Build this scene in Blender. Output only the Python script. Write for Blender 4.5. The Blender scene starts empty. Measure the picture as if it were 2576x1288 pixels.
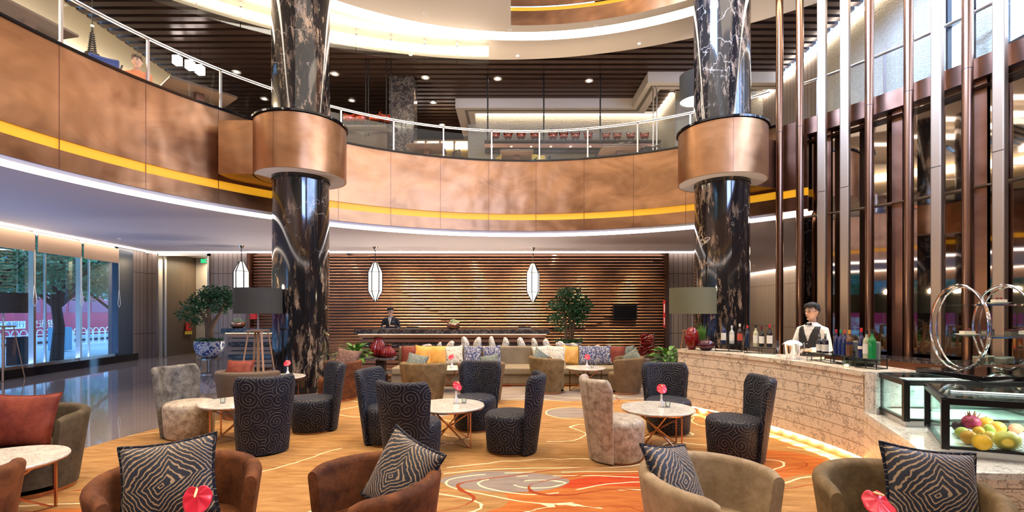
import bpy, bmesh, math, random
from mathutils import Vector, Matrix, noise
PI = math.pi; R = math.radians
sin, cos = math.sin, math.cos
SC = bpy.context.scene
COL = SC.collection

# ------------------------------------------------------------------ camera, world, exposure
FPX, CXP, HOR, EYE = 1216.0, 1288.0, 781.0, 1.65
cam = bpy.data.cameras.new('camera'); camo = bpy.data.objects.new('camera', cam); COL.objects.link(camo)
cam.sensor_width = 36.0; cam.lens = 36.0 * FPX / 2576.0
cam.shift_y = (HOR - 644.0) / 2576.0
cam.clip_end = 300; cam.clip_start = 0.05
camo.location = (0, 0, EYE); camo.rotation_euler = (PI/2, 0, 0)
SC.camera = camo
SC.view_settings.view_transform = 'Standard'
SC.view_settings.look = 'None'
SC.view_settings.gamma = 1.0
SC.view_settings.use_curve_mapping = False
SC.view_settings.exposure = 0.42
cy = SC.cycles
cy.use_denoising = True; cy.use_adaptive_sampling = True; cy.adaptive_threshold = 0.03; cy.adaptive_min_samples = 16
cy.max_bounces = 6; cy.diffuse_bounces = 3; cy.glossy_bounces = 4
cy.transmission_bounces = 6; cy.transparent_max_bounces = 12; cy.volume_bounces = 0
cy.caustics_reflective = False; cy.caustics_refractive = False
cy.sample_clamp_indirect = 4.0
W = bpy.data.worlds.new('dusk_sky'); SC.world = W; W.use_nodes = True
wn = W.node_tree.nodes; bg = wn['Background']
bg.inputs[0].default_value = (0.25, 0.55, 1.0, 1); bg.inputs[1].default_value = 3.9

# large lamps of the hall: window daylight and added fill
def light(name, kind, loc, energy, color=(1, .82, .6), rot=(0, 0, 0), size=None, parent=None, blend=.6, angle=110, sizey=None):
    l = bpy.data.lights.new(name, kind); l.energy = energy; l.color = color
    if kind == 'AREA':
        l.size = size or 1
        if sizey: l.shape = 'RECTANGLE'; l.size_y = sizey
    else:
        l.shadow_soft_size = size if size is not None else .06
    if kind == 'SPOT':
        l.spot_size = R(angle); l.spot_blend = blend
    o = bpy.data.objects.new(name, l); COL.objects.link(o)
    o.location = loc; o.rotation_euler = rot
    if parent: o.parent = parent
    return o
WARM = (1, .78, .52); COOL = (.45, .62, 1.0); NEUT = (1, .90, .78)
light('atrium_fill', 'AREA', (.3, 4.5, 8.5), 300, (1, .87, .70), size=9, sizey=9)  # added lamp just under the ceiling, soft fill for the atrium
light('clerestory_daylight', 'AREA', (8.0, 3.0, 7.2), 500, (.36, .52, 1.0), rot=(0, R(80), 0), size=2.2, sizey=10)
light('front_window_daylight', 'AREA', (5.2, -5.9, 7.3), 1300, (.34, .50, 1.0), rot=(R(86), 0, R(22)), size=5.5, sizey=2.6)
_s = light('pole_top_fill', 'AREA', (.8, 6.0, 10.2), 1000, (.34, .55, 1.0), rot=(0, R(-68), R(12)), size=1.6, sizey=5)  # added cool lamp, aimed at the poles to turn their tops blue
_s.data.spread = R(70)
# added lamp out of sight below the sill, for daylight off the pavement
light('pavement_fill', 'AREA', (-12.02, 5.5, -.02), 620, (.36, .48, 1), rot=(0, R(-150), .11), size=.6, sizey=18)
# added fill lamps, hidden behind the desks, the bar and the balcony front
light('desk_back_fill', 'AREA', (-1.6, 14.9, .15), 110, (1, .84, .68), rot=(R(172), 0, 0), size=5.4, sizey=.25)
light('side_desk_fill', 'AREA', (-7.0, 15.2, .15), 55, (1, .84, .68), rot=(R(172), 0, 0), size=2, sizey=.25)
light('bar_floor_fill', 'AREA', (4.6, 6.6, .12), 70, (1, .70, .42), rot=(R(180), 0, 0), size=.3, sizey=3)
for _d in range(48, 215, 14):
    light('balcony_fill', 'AREA', (.31+8.2*cos(R(_d)), 5.83+8.2*sin(R(_d)), 5.42), 42, (1, .80, .58), rot=(R(180), 0, R(_d)), size=.4, sizey=1.8)  # added, unseen behind the parapet, brightens the slatted ceiling

# ------------------------------------------------------------------ helpers
def G(px, py, z=0.0):
    Y = (z - EYE) * FPX / (HOR - py)
    return Vector(((px - CXP) / FPX * Y, Y, z))
def AT(px, py, Y):
    return Vector(((px - CXP) / FPX * Y, Y, EYE + (HOR - py) / FPX * Y))
CEN = Vector((.31, 5.83)); RAD = 7.5
def CP(r, deg, z, c=CEN):
    a = R(deg); return Vector((c[0] + r*cos(a), c[1] + r*sin(a), z))

class MB:
    def __init__(s): s.v = []; s.f = []; s.uv = []; s.sm = []
    def add(s, vs, fs, uvs=None, smooth=False):
        o = len(s.v); s.v += [tuple(p) for p in vs]
        for i, f in enumerate(fs):
            s.f.append([o + k for k in f])
            s.uv.append(uvs[i] if uvs else None); s.sm.append(smooth)
    def box(s, c, d, rz=0.0, M=None):
        x, y, z = d[0]/2, d[1]/2, d[2]/2
        vs = []
        for sz in (-1, 1):
            for sx, sy in ((-1, -1), (1, -1), (1, 1), (-1, 1)):
                p = Vector((sx*x, sy*y, sz*z))
                if M: p = M @ p
                elif rz: p = Matrix.Rotation(rz, 3, 'Z') @ p
                vs.append(p + Vector(c))
        dx, dy, dz = d
        def q(a, b): return [(0, 0), (a, 0), (a, b), (0, b)]
        s.add(vs, [(3, 2, 1, 0), (4, 5, 6, 7), (0, 1, 5, 4), (1, 2, 6, 5), (2, 3, 7, 6), (3, 0, 4, 7)],
              [q(dx, dy), q(dx, dy), q(dx, dz), q(dy, dz), q(dx, dz), q(dy, dz)])
        return s
    def bar(s, a, b, w, h=None):
        a = Vector(a); b = Vector(b); h = h or w; d = b - a; L = d.length
        if L < 1e-6: return s
        q = d.to_track_quat('X', 'Z').to_matrix()
        return s.box((a+b)/2, (L, w, h), M=q)
    def tube(s, pts, r, n=8, caps=True, closed=False):
        pts = [Vector(p) for p in pts]; m = len(pts)
        rs = r if isinstance(r, (list, tuple)) else [r]*m
        vs = []; up = Vector((0, 0, 1)); px = None
        L = 0; Ls = []
        for i, p in enumerate(pts):
            if closed: t = pts[(i+1) % m] - pts[i-1]
            else: t = pts[min(i+1, m-1)] - pts[max(i-1, 0)]
            t.normalize()
            if px is None:
                ref = up if abs(t.z) < .9 else Vector((1, 0, 0))
                px = t.cross(ref).normalized()
            else:
                px = (px - t*px.dot(t))
                if px.length < 1e-5: px = t.orthogonal()
                px.normalize()
            py = t.cross(px)
            if i: L += (p - pts[i-1]).length
            Ls.append(L)
            for k in range(n):
                a = 2*PI*k/n
                vs.append(p + (px*cos(a) + py*sin(a))*rs[i])
        fs = []; uv = []
        for i in range(m if closed else m-1):
            j = (i+1) % m
            for k in range(n):
                k2 = (k+1) % n
                fs.append((i*n+k, i*n+k2, j*n+k2, j*n+k))
                u0 = k/n*2*PI*rs[i]; u1 = (k+1)/n*2*PI*rs[i]
                l1 = Ls[j] if j else L
                uv.append([(u0, Ls[i]), (u1, Ls[i]), (u1, l1), (u0, l1)])
        s.add(vs, fs, uv, True)
        if caps and not closed:
            o = len(s.v) - len(vs)
            s.f.append([o+k for k in range(n)][::-1]); s.uv.append(None); s.sm.append(False)
            s.f.append([o+(m-1)*n+k for k in range(n)]); s.uv.append(None); s.sm.append(False)
        return s
    def lathe(s, prof, c=(0, 0, 0), n=24, a0=0, a1=2*PI, sx=1, sy=1, wob=None):
        full = abs(a1 - a0 - 2*PI) < 1e-4; m = n if full else n+1
        vs = []; L = [0]
        for i in range(1, len(prof)):
            L.append(L[-1] + math.hypot(prof[i][0]-prof[i-1][0], prof[i][1]-prof[i-1][1]))
        for (r, z) in prof:
            for k in range(m):
                a = a0 + (a1-a0)*k/n
                rr = r*(wob(a, z) if wob else 1)
                vs.append((c[0]+rr*cos(a)*sx, c[1]+rr*sin(a)*sy, c[2]+z))
        rm = max(p[0] for p in prof)
        fs = []; uv = []
        for i in range(len(prof)-1):
            for k in range(n):
                k2 = (k+1) % m
                u0 = (a0+(a1-a0)*k/n)*rm; u1 = (a0+(a1-a0)*(k+1)/n)*rm
                fs.append((i*m+k, i*m+k2, (i+1)*m+k2, (i+1)*m+k))
                if prof[i][0] < rm*.995 and prof[i+1][0] < rm*.995 and abs(prof[i+1][1]-prof[i][1]) < abs(prof[i+1][0]-prof[i][0]):
                    uv.append([(vs[q][0]-c[0], vs[q][1]-c[1]) for q in (i*m+k, i*m+k2, (i+1)*m+k2, (i+1)*m+k)])
                else:
                    uv.append([(u0, L[i]), (u1, L[i]), (u1, L[i+1]), (u0, L[i+1])])
        s.add(vs, fs, uv, True); return s
    def prism(s, poly, z0, z1):
        n = len(poly); vs = [(p[0], p[1], z0) for p in poly] + [(p[0], p[1], z1) for p in poly]
        fs = [tuple(range(n))[::-1], tuple(range(n, 2*n))]
        uv = [[(p[0], p[1]) for p in poly][::-1], [(p[0], p[1]) for p in poly]]
        L = 0
        for i in range(n):
            j = (i+1) % n; d = math.hypot(poly[j][0]-poly[i][0], poly[j][1]-poly[i][1])
            fs.append((i, j, n+j, n+i)); uv.append([(L, z0), (L+d, z0), (L+d, z1), (L, z1)]); L += d
        s.add(vs, fs, uv); return s
    def grid(s, fn, nu, nv, smooth=True, uvf=None, cu=False):
        vs = [fn(i/nu, j/nv) for j in range(nv+1) for i in range(nu+1)]
        fs = []; uv = []
        for j in range(nv):
            for i in range(nu):
                fs.append((j*(nu+1)+i, j*(nu+1)+i+1, (j+1)*(nu+1)+i+1, (j+1)*(nu+1)+i))
                q = [(i/nu, j/nv), ((i+1)/nu, j/nv), ((i+1)/nu, (j+1)/nv), (i/nu, (j+1)/nv)]
                uv.append([uvf(*p) for p in q] if uvf else q)
        s.add(vs, fs, uv, smooth); return s
    def arcband(s, r0, z0, r1, z1, d0, d1, n=60, c=CEN):
        """surface between circle (r0,z0) and circle (r1,z1)"""
        return s.grid(lambda u, v: CP(r0+(r1-r0)*v, d0+(d1-d0)*u, z0+(z1-z0)*v, c), n, 1, True,
                      lambda u, v: (R(d0+(d1-d0)*u)*max(r0, r1), (abs(z1-z0)+abs(r1-r0))*v))
    def arcbox(s, r0, r1, z0, z1, d0, d1, n=60, c=CEN):
        sec = [(r0, z0), (r0, z1), (r1, z1), (r1, z0), (r0, z0)]
        for a, b in zip(sec[:-1], sec[1:]): s.arcband(a[0], a[1], b[0], b[1], d0, d1, n, c)
        for d in (d0, d1):
            s.add([CP(r, d, z, c) for r, z in sec[:4]], [(0, 1, 2, 3)])
        return s
    def build(s, name, mat, parent=None, loc=None, ang=35, sharp=True):
        me = bpy.data.meshes.new(name); me.from_pydata(s.v, [], s.f)
        uvl = me.uv_layers.new(name='UVMap'); k = 0
        dat = []
        for f, u in zip(s.f, s.uv):
            if u is None:
                for q in f: dat += [s.v[q][0], s.v[q][1]]
            else:
                for q in u: dat += [q[0], q[1]]
        uvl.data.foreach_set('uv', dat)
        me.polygons.foreach_set('use_smooth', s.sm)
        if sharp and any(s.sm): me.set_sharp_from_angle(angle=R(ang))
        me.validate(); me.update()
        if mat: me.materials.append(mat)
        o = bpy.data.objects.new(name, me); COL.objects.link(o)
        if parent: o.parent = parent
        if loc is not None: o.location = loc
        return o

def tag(o, label=None, cat=None, group=None, kind=None):
    if label: o['label'] = label
    if cat: o['category'] = cat
    if group: o['group'] = group
    if kind: o['kind'] = kind
    return o
def T(name, label, cat, loc=(0, 0, 0), rz=0, group=None):
    o = bpy.data.objects.new(name, None); COL.objects.link(o); o.empty_display_size = .1
    o.location = loc; o.rotation_euler = (0, 0, rz)
    return tag(o, label, cat, group)
def dup(root, loc=None, rz=None, label=None, group=None, mats=None, rot=None, scale=None):
    def cp(o, par):
        c = o.copy(); COL.objects.link(c)
        if par: c.parent = par
        if mats and c.type == 'MESH' and c.data.materials and c.data.materials[0].name in mats:
            c.data = c.data.copy(); c.data.materials[0] = mats[c.data.materials[0].name]
        for ch in o.children: cp(ch, c)
        return c
    r = cp(root, None)
    if loc is not None: r.location = loc
    if rz is not None: r.rotation_euler = (0, 0, rz)
    if rot is not None: r.rotation_euler = rot
    if scale: r.scale = (scale,)*3 if not isinstance(scale, tuple) else scale
    if label: r['label'] = label
    if group: r['group'] = group
    return r
def ST(o): o['kind'] = 'structure'; return o
def bevel(o, w=.006, seg=2):
    m = o.modifiers.new('bevel', 'BEVEL'); m.width = w; m.segments = seg; m.limit_method = 'ANGLE'; m.angle_limit = R(40)
    return o

# ------------------------------------------------------------------ materials
class N:
    def __init__(s, name):
        s.m = bpy.data.materials.new(name); s.m.use_nodes = True; s.t = s.m.node_tree
        s.b = s.t.nodes['Principled BSDF']; s.out = s.t.nodes['Material Output']
    def n(s, typ, **kw):
        x = s.t.nodes.new(typ)
        for k, v in kw.items(): setattr(x, k, v)
        return x
    def l(s, a, b): s.t.links.new(a, b)
    def val(s, x, inp):
        if isinstance(x, (int, float)): inp.default_value = x
        elif isinstance(x, (tuple, list)): inp.default_value = tuple(x) if len(x) != 3 or inp.type != 'RGBA' else (*x, 1)
        else: s.l(x, inp)
    def math(s, op, a, b=None, c=None, clamp=False):
        x = s.n('ShaderNodeMath', operation=op); x.use_clamp = clamp
        s.val(a, x.inputs[0])
        if b is not None: s.val(b, x.inputs[1])
        if c is not None: s.val(c, x.inputs[2])
        return x.outputs[0]
    def vmath(s, op, a, b=None, out=0):
        x = s.n('ShaderNodeVectorMath', operation=op); s.val(a, x.inputs[0])
        if b is not None:
            if op == 'SCALE': s.val(b, x.inputs[3])
            else: s.val(b, x.inputs[1])
        return x.outputs[out]
    def mix(s, f, a, b):
        x = s.n('ShaderNodeMix', data_type='RGBA'); s.val(f, x.inputs[0]); s.val(a, x.inputs[6]); s.val(b, x.inputs[7]); return x.outputs[2]
    def uv(s): return s.n('ShaderNodeTexCoord').outputs['UV']
    def obj(s): return s.n('ShaderNodeTexCoord').outputs['Object']
    def map(s, v, sc=(1, 1, 1), loc=(0, 0, 0), rot=(0, 0, 0)):
        x = s.n('ShaderNodeMapping'); s.l(v, x.inputs[0]); x.inputs['Scale'].default_value = sc
        x.inputs['Location'].default_value = loc; x.inputs['Rotation'].default_value = rot; return x.outputs[0]
    def noise(s, v, scale=5, detail=3, rough=.5, dist=0, out=0):
        x = s.n('ShaderNodeTexNoise'); s.l(v, x.inputs['Vector']); x.inputs['Scale'].default_value = scale
        x.inputs['Detail'].default_value = detail; x.inputs['Roughness'].default_value = rough; x.inputs['Distortion'].default_value = dist
        return x.outputs[out]
    def ramp(s, f, stops, interp='LINEAR'):
        x = s.n('ShaderNodeValToRGB'); x.color_ramp.interpolation = interp; s.l(f, x.inputs[0])
        e = x.color_ramp.elements
        while len(e) < len(stops): e.new(.5)
        for i, (p, c) in enumerate(stops):
            e[i].position = p; e[i].color = (*c, 1) if len(c) == 3 else c
        return x.outputs[0]
    def bump(s, h, strength=.3, dist=.01):
        x = s.n('ShaderNodeBump'); x.inputs['Strength'].default_value = strength; x.inputs['Distance'].default_value = dist
        s.l(h, x.inputs['Height']); s.l(x.outputs[0], s.b.inputs['Normal'])
    def set(s, color=None, rough=None, metal=None, spec=None, **kw):
        if color is not None: s.val(color, s.b.inputs['Base Color'])
        if rough is not None: s.val(rough, s.b.inputs['Roughness'])
        if metal is not None: s.val(metal, s.b.inputs['Metallic'])
        if spec is not None: s.val(spec, s.b.inputs['Specular IOR Level'])
        for k, v in kw.items(): s.val(v, s.b.inputs[k.replace('_', ' ')])
        return s.m
def plain(name, c, rough=.5, metal=0, **kw): return N(name).set(c, rough, metal, **kw)
def emis(name, c, st):
    n = N(name); n.set(tuple(.75*q for q in c), .5); n.b.inputs['Emission Color'].default_value = (*c, 1); n.b.inputs['Emission Strength'].default_value = st
    return n.m
def glassm(name, tint=(1, 1, 1), refl=.10, rough=.02):
    n = N(name); tr = n.n('ShaderNodeBsdfTransparent'); tr.inputs[0].default_value = (*tint, 1)
    gl = n.n('ShaderNodeBsdfGlossy'); gl.inputs['Roughness'].default_value = rough; gl.inputs[0].default_value = (.9, .95, 1, 1)
    lw = n.n('ShaderNodeLayerWeight'); lw.inputs[0].default_value = .35
    f = n.math('MULTIPLY_ADD', lw.outputs['Fresnel'], refl*2.2, refl*.1, clamp=True)
    mx = n.n('ShaderNodeMixShader'); n.l(f, mx.inputs[0]); n.l(tr.outputs[0], mx.inputs[1]); n.l(gl.outputs[0], mx.inputs[2])
    n.l(mx.outputs[0], n.out.inputs[0]); return n.m

def copper_mat(name, base, dark, rough=.34, scale=1.0, metal=.92):
    n = N(name); o = n.obj()
    f = n.noise(n.map(o, (.55, .55, .9)), 1.3*scale, 3, .6, 1.2)
    g = n.noise(n.map(o, (1, 1, 26)), 3, 3, .6)
    c = n.mix(n.ramp(f, [(.3, (0, 0, 0)), (.72, (1, 1, 1))]), dark, base)
    rr = n.math('MULTIPLY_ADD', f, .22, rough - .10)
    n.set(c, n.math('MULTIPLY_ADD', g, .10, rr), metal)
    n.bump(n.noise(n.map(o, (1, 1, .8)), 1.1, 2, .5), .22, .25)
    return n.m
M = {}
M['copper'] = copper_mat('brushed_copper', (.48, .245, .115), (.25, .12, .055), .29)
M['copper_dark'] = copper_mat('dark_copper', (.24, .115, .07), (.15, .07, .045), .3)
M['pole'] = plain('bronze_pole_metal', (.25, .14, .09), .26, 1.0)
M['pole_flat'] = plain('pale_bronze_fin_metal', (.30, .21, .14), .45, .85)
M['copper_leg'] = plain('polished_copper_leg', (.50, .26, .17), .25, 1)
M['chrome'] = plain('chrome', (.8, .8, .82), .1, 1)
M['steel'] = plain('brushed_steel', (.62, .60, .58), .28, 1)
M['black'] = plain('black_metal', (.01, .01, .012), .35, .2)
M['black_gloss'] = plain('black_gloss', (.006, .006, .008), .06, 0)
M['white_paint'] = plain('ceiling_paint', (.64, .60, .64), .75)
M['white_paint_up'] = plain('upper_ceiling_paint', (.66, .58, .50), .7)
M['white'] = plain('white_ceramic', (.85, .84, .82), .2)
M['gold_led'] = emis('gold_led_diffuser', (1, .46, .02), .42)
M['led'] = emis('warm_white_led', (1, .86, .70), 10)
M['led_low'] = emis('white_led', (1, .90, .84), 5.5)
M['led_toe'] = emis('amber_led', (1, .66, .25), 5)
M['lampglow'] = emis('lamp_glow', (1, .86, .62), 14)
M['glass'] = glassm('window_glass', (.93, .98, 1), .12)
M['glass_rail'] = glassm('balustrade_glass', (.93, .96, .93), .15)
M['glass_case'] = glassm('case_glass', (.90, .98, .95), .25)
M['cup_glass'] = glassm('clear_cup_glass', (.95, .98, .97), .38)
M['mirror'] = plain('dark_tinted_mirror', (.30, .25, .22), .03, 1)
M['soil'] = plain('soil', (.03, .02, .012), .9)
M['red_gloss'] = plain('red_glaze', (.17, .006, .006), .08)
M['flower'] = plain('anthurium_red', (.80, .03, .06), .22)
M['spadix'] = plain('spadix_yellow', (.85, .70, .35), .5)
M['stem'] = plain('green_stem', (.08, .22, .05), .5)
M['skin'] = plain('skin', (.62, .36, .24), .45, Subsurface_Weight=.05)
M['hair'] = plain('black_hair', (.012, .010, .010), .65)
M['shirt'] = plain('white_shirt', (.80, .78, .74), .7)
M['vest'] = plain('black_vest', (.012, .012, .014), .65)
M['screen'] = plain('black_screen', (.004, .004, .005), .12)
M['red_lacquer'] = plain('red_lacquer', (.45, .07, .025), .2)
M['brown_table'] = plain('dark_table_wood', (.06, .035, .025), .3)

def stone_wall():
    n = N('rough_split_stone'); o = n.obj(); mp = n.map(o, (16, 16, 34))
    v = n.n('ShaderNodeTexVoronoi', feature='F1'); n.l(mp, v.inputs['Vector']); v.inputs['Scale'].default_value = 1
    f = n.noise(mp, 1.4, 4, .6)
    n.set(n.mix(f, (.20, .18, .14), (.60, .54, .43)), .85)
    n.bump(n.math('ADD', v.outputs['Distance'], f), .6, .03); return n.m
M['stone'] = stone_wall()
def veined(name, base, dark, vein, scale=2.0, rough=.15, w=.03, metal=0):
    n = N(name); o = n.obj()
    d = n.noise(o, scale*.8, 4, .6, 0, 1)
    p = n.vmath('ADD', o, n.vmath('SCALE', d, .5))
    a = n.noise(p, scale, 5, .62)
    ln = n.math('ABSOLUTE', n.math('SUBTRACT', a, .5))
    line = n.ramp(ln, [(0, (1, 1, 1)), (w, (0, 0, 0))])
    b = n.noise(p, scale*2.6, 4, .6); ln2 = n.math('ABSOLUTE', n.math('SUBTRACT', b, .5))
    line2 = n.ramp(ln2, [(0, (.7, .7, .7)), (w*.7, (0, 0, 0))])
    f = n.math('MAXIMUM', line, n.math('MULTIPLY', line2, n.ramp(n.noise(o, scale*.6, 2), [(.45, (0, 0, 0)), (.6, (1, 1, 1))])))
    c = n.mix(n.noise(o, scale*.5, 3), base, dark)
    n.set(n.mix(f, c, vein), rough, metal); return n
M['marble_table'] = veined('grey_veined_table_marble', (.80, .76, .68), (.60, .55, .47), (.36, .32, .28), 9, .12, .035).m
M['marble_end'] = veined('white_veined_marble', (.82, .82, .78), (.70, .70, .66), (.25, .25, .26), 6, .15, .022).m
def bar_marble():
    n = veined('cream_bar_marble_blocks', (.86, .76, .63), (.74, .64, .51), (.27, .21, .17), 4.5, .22, .026)
    u = n.uv(); sp = n.n('ShaderNodeSeparateXYZ'); n.l(u, sp.inputs[0])
    row = n.math('DIVIDE', sp.outputs[1], .127)
    fr = n.math('FRACT', row)
    h = n.math('LESS_THAN', fr, .06)
    off = n.math('MULTIPLY', n.math('FLOOR', row), .37)
    fx = n.math('FRACT', n.math('ADD', n.math('DIVIDE', sp.outputs[0], .62), off))
    v = n.math('MULTIPLY', n.math('LESS_THAN', fx, .005), .35)
    g = n.math('MAXIMUM', h, v)
    base = n.b.inputs['Base Color'].links[0].from_socket
    n.set(n.mix(g, base, (.28, .20, .13)))
    n.bump(n.math('SUBTRACT', 1, g), .8, .01)
    return n.m
M['marble_bar'] = bar_marble()
def column_marble():
    n = N('black_gold_column_marble'); o = n.obj()
    s = n.map(o, (1.5, 1.5, .42))
    d = n.noise(s, 2.2, 5, .65, 0, 1); p = n.vmath('ADD', s, n.vmath('SCALE', d, .45))
    a = n.noise(p, 6.5, 6, .72)
    spots = n.ramp(a, [(.515, (0, 0, 0)), (.575, (1, 1, 1))])
    msk = n.ramp(n.noise(s, 2.2, 3), [(.44, (0, 0, 0)), (.60, (1, 1, 1))])
    b = n.noise(n.vmath('ADD', o, n.vmath('SCALE', d, .3)), 1.6, 3, .5); ln = n.math('ABSOLUTE', n.math('SUBTRACT', b, .5))
    line = n.ramp(ln, [(0, (1, 1, 1)), (.005, (0, 0, 0))])
    c = n.mix(n.math('MULTIPLY', spots, msk), (.010, .009, .010), n.mix(n.noise(p, 9, 4), (.07, .035, .018), (.48, .34, .23)))
    c = n.mix(n.math('MULTIPLY', line, n.ramp(n.noise(o, .7, 1), [(.5, (0, 0, 0)), (.6, (1, 1, 1))])), c, (.50, .42, .34))
    n.set(c, .07, 0, .7); return n.m
M['column'] = column_marble()
M['dark_marble'] = veined('dark_counter_marble', (.02, .018, .022), (.05, .04, .04), (.35, .28, .22), 6, .1, .02).m
def floor_mat():
    n = N('polished_grey_marble_floor'); o = n.obj()
    sp = n.n('ShaderNodeSeparateXYZ'); n.l(o, sp.inputs[0])
    fx = n.math('FRACT', n.math('DIVIDE', sp.outputs[0], 1.2)); fy = n.math('FRACT', n.math('DIVIDE', sp.outputs[1], 1.2))
    g = n.math('MAXIMUM', n.math('LESS_THAN', fx, .005), n.math('LESS_THAN', fy, .005))
    c = n.mix(n.noise(o, 1.2, 5, .6), (.17, .14, .14), (.25, .20, .19))
    n.set(n.mix(g, c, (.07, .06, .06)), .045, 0, .9); return n.m
M['floor'] = floor_mat()
def wood(name, a, b, rough=.35, sc=(2, 2, 30), metal=0):
    n = N(name); o = n.obj(); f = n.noise(n.map(o, sc), 1, 4, .6, .5)
    n.set(n.mix(f, a, b), rough, metal); return n.m
M['panel'] = None
def panel_mat():
    n = N('fluted_taupe_wall_panel'); o = n.obj(); sp = n.n('ShaderNodeSeparateXYZ'); n.l(o, sp.inputs[0])
    s = n.math('ADD', sp.outputs[0], sp.outputs[1])
    f = n.noise(n.map(o, (14, 14, .15)), 1, 3, .7)
    w = n.math('FRACT', n.math('MULTIPLY', s, 6.0)); g = n.math('LESS_THAN', w, .10)
    seam = n.math('LESS_THAN', n.math('ABSOLUTE', n.math('SUBTRACT', sp.outputs[2], 2.95)), .012)
    seam2 = n.math('LESS_THAN', n.math('ABSOLUTE', n.math('SUBTRACT', sp.outputs[2], .85)), .012)
    g2 = n.math('MAXIMUM', g, n.math('MAXIMUM', seam, seam2))
    c = n.mix(f, (.20, .15, .13), (.36, .29, .25)); n.set(n.mix(g2, c, (.08, .06, .05)), .4)
    n.bump(n.math('SUBTRACT', 1, g), .5, .01); return n.m
M['panel'] = panel_mat()
M['slat_wall'] = copper_mat('bronze_slat', (.38, .205, .13), (.26, .135, .09), .28, 1, .65)
M['slat_ceil'] = plain('dark_ceiling_slat', (.080, .048, .038), .26, .4)
M['slat_void'] = plain('ceiling_void', (.012, .010, .012), .9)
M['lamp_wood'] = wood('lamp_leg_wood', (.30, .15, .07), (.48, .27, .14), .3)
M['shade'] = plain('charcoal_lamp_shade', (.035, .034, .030), .8)
M['gold_ceil'] = plain('gold_lacquer_ceiling', (.62, .48, .24), .45, .0)

def velvet(name, c, c2, rough=.75, sc=7, sheen=.22, tint=None):
    n = N(name); o = n.obj(); f = n.noise(o, sc, 6, .75, .3)
    g = n.noise(o, 90, 2, .5)
    col = n.mix(n.ramp(f, [(.35, (0, 0, 0)), (.65, (1, 1, 1))]), c, c2)
    n.set(col, rough, 0, .25); n.b.inputs['Sheen Weight'].default_value = sheen; n.b.inputs['Sheen Roughness'].default_value = .4
    n.b.inputs['Sheen Tint'].default_value = (*(tint or c2), 1)
    n.bump(g, .12, .003); return n.m
M['v_rust'] = velvet('rust_velvet', (.055, .016, .006), (.19, .062, .018))
M['v_olive'] = velvet('olive_brown_velvet', (.12, .075, .030), (.25, .165, .075))
M['v_beige'] = velvet('beige_velvet', (.26, .18, .10), (.47, .34, .21))
M['v_dark'] = velvet('dark_olive_velvet', (.05, .035, .018), (.11, .08, .045))
M['v_brown'] = velvet('dark_brown_velvet', (.12, .075, .04), (.20, .125, .065))
M['v_silver'] = velvet('crushed_silver_velvet', (.04, .036, .034), (.22, .20, .175), .45, 8, .4)
M['v_cream'] = velvet('crushed_cream_velvet', (.22, .16, .11), (.62, .53, .42), .45, 14, .3)
M['sofa'] = velvet('taupe_sofa_fabric', (.22, .165, .10), (.30, .23, .145), .8, 3, .3)
M['c_red'] = velvet('brick_red_cushion', (.13, .020, .012), (.25, .050, .026), .6)
M['c_gold'] = velvet('amber_satin_cushion', (.60, .27, .045), (.78, .42, .10), .35, 5)
M['c_grey'] = velvet('grey_green_cushion', (.06, .07, .06), (.22, .24, .20), .5, 22)

def swirl(name, bgc, linec, cells=5.6, freq=30, lw=.10, rough=.6):
    n = N(name); u = n.uv()
    w = n.noise(u, 5, 2, .5, 0, 1)
    p = n.vmath('ADD', u, n.vmath('SCALE', n.vmath('SUBTRACT', w, (.5, .5, .5)), .045))
    v = n.n('ShaderNodeTexVoronoi', feature='SMOOTH_F1', voronoi_dimensions='2D'); n.l(p, v.inputs['Vector'])
    v.inputs['Scale'].default_value = cells; v.inputs['Randomness'].default_value = .85; v.inputs['Smoothness'].default_value = .06
    d = n.vmath('SUBTRACT', p, v.outputs['Position'])
    sp = n.n('ShaderNodeSeparateXYZ'); n.l(d, sp.inputs[0])
    r = n.math('SQRT', n.math('ADD', n.math('MULTIPLY', sp.outputs[0], sp.outputs[0]), n.math('MULTIPLY', sp.outputs[1], sp.outputs[1])))
    a = n.math('DIVIDE', n.math('ARCTAN2', sp.outputs[1], sp.outputs[0]), 2*PI)
    fr = n.math('FRACT', n.math('ADD', n.math('MULTIPLY', r, freq), a))
    tri = n.math('ABSOLUTE', n.math('SUBTRACT', fr, .5))
    ln = n.ramp(tri, [(0, (1, 1, 1)), (lw, (0, 0, 0))])
    fade = n.ramp(n.noise(u, 9, 3), [(.30, (.25, .25, .25)), (.62, (1, 1, 1))])
    f = n.math('MULTIPLY', ln, fade)
    n.set(n.mix(f, bgc, linec), rough, 0, .3)
    n.b.inputs['Sheen Weight'].default_value = .05; n.b.inputs['Sheen Tint'].default_value = (.3, .4, .7, 1)
    n.bump(ln, .5, .006); return n.m
M['swirl'] = swirl('navy_swirl_velvet', (.004, .006, .016), (.30, .25, .20))
M['swirl_brown'] = swirl('brown_swirl_fabric', (.12, .08, .05), (.24, .17, .11), 6, 40, .14)
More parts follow.
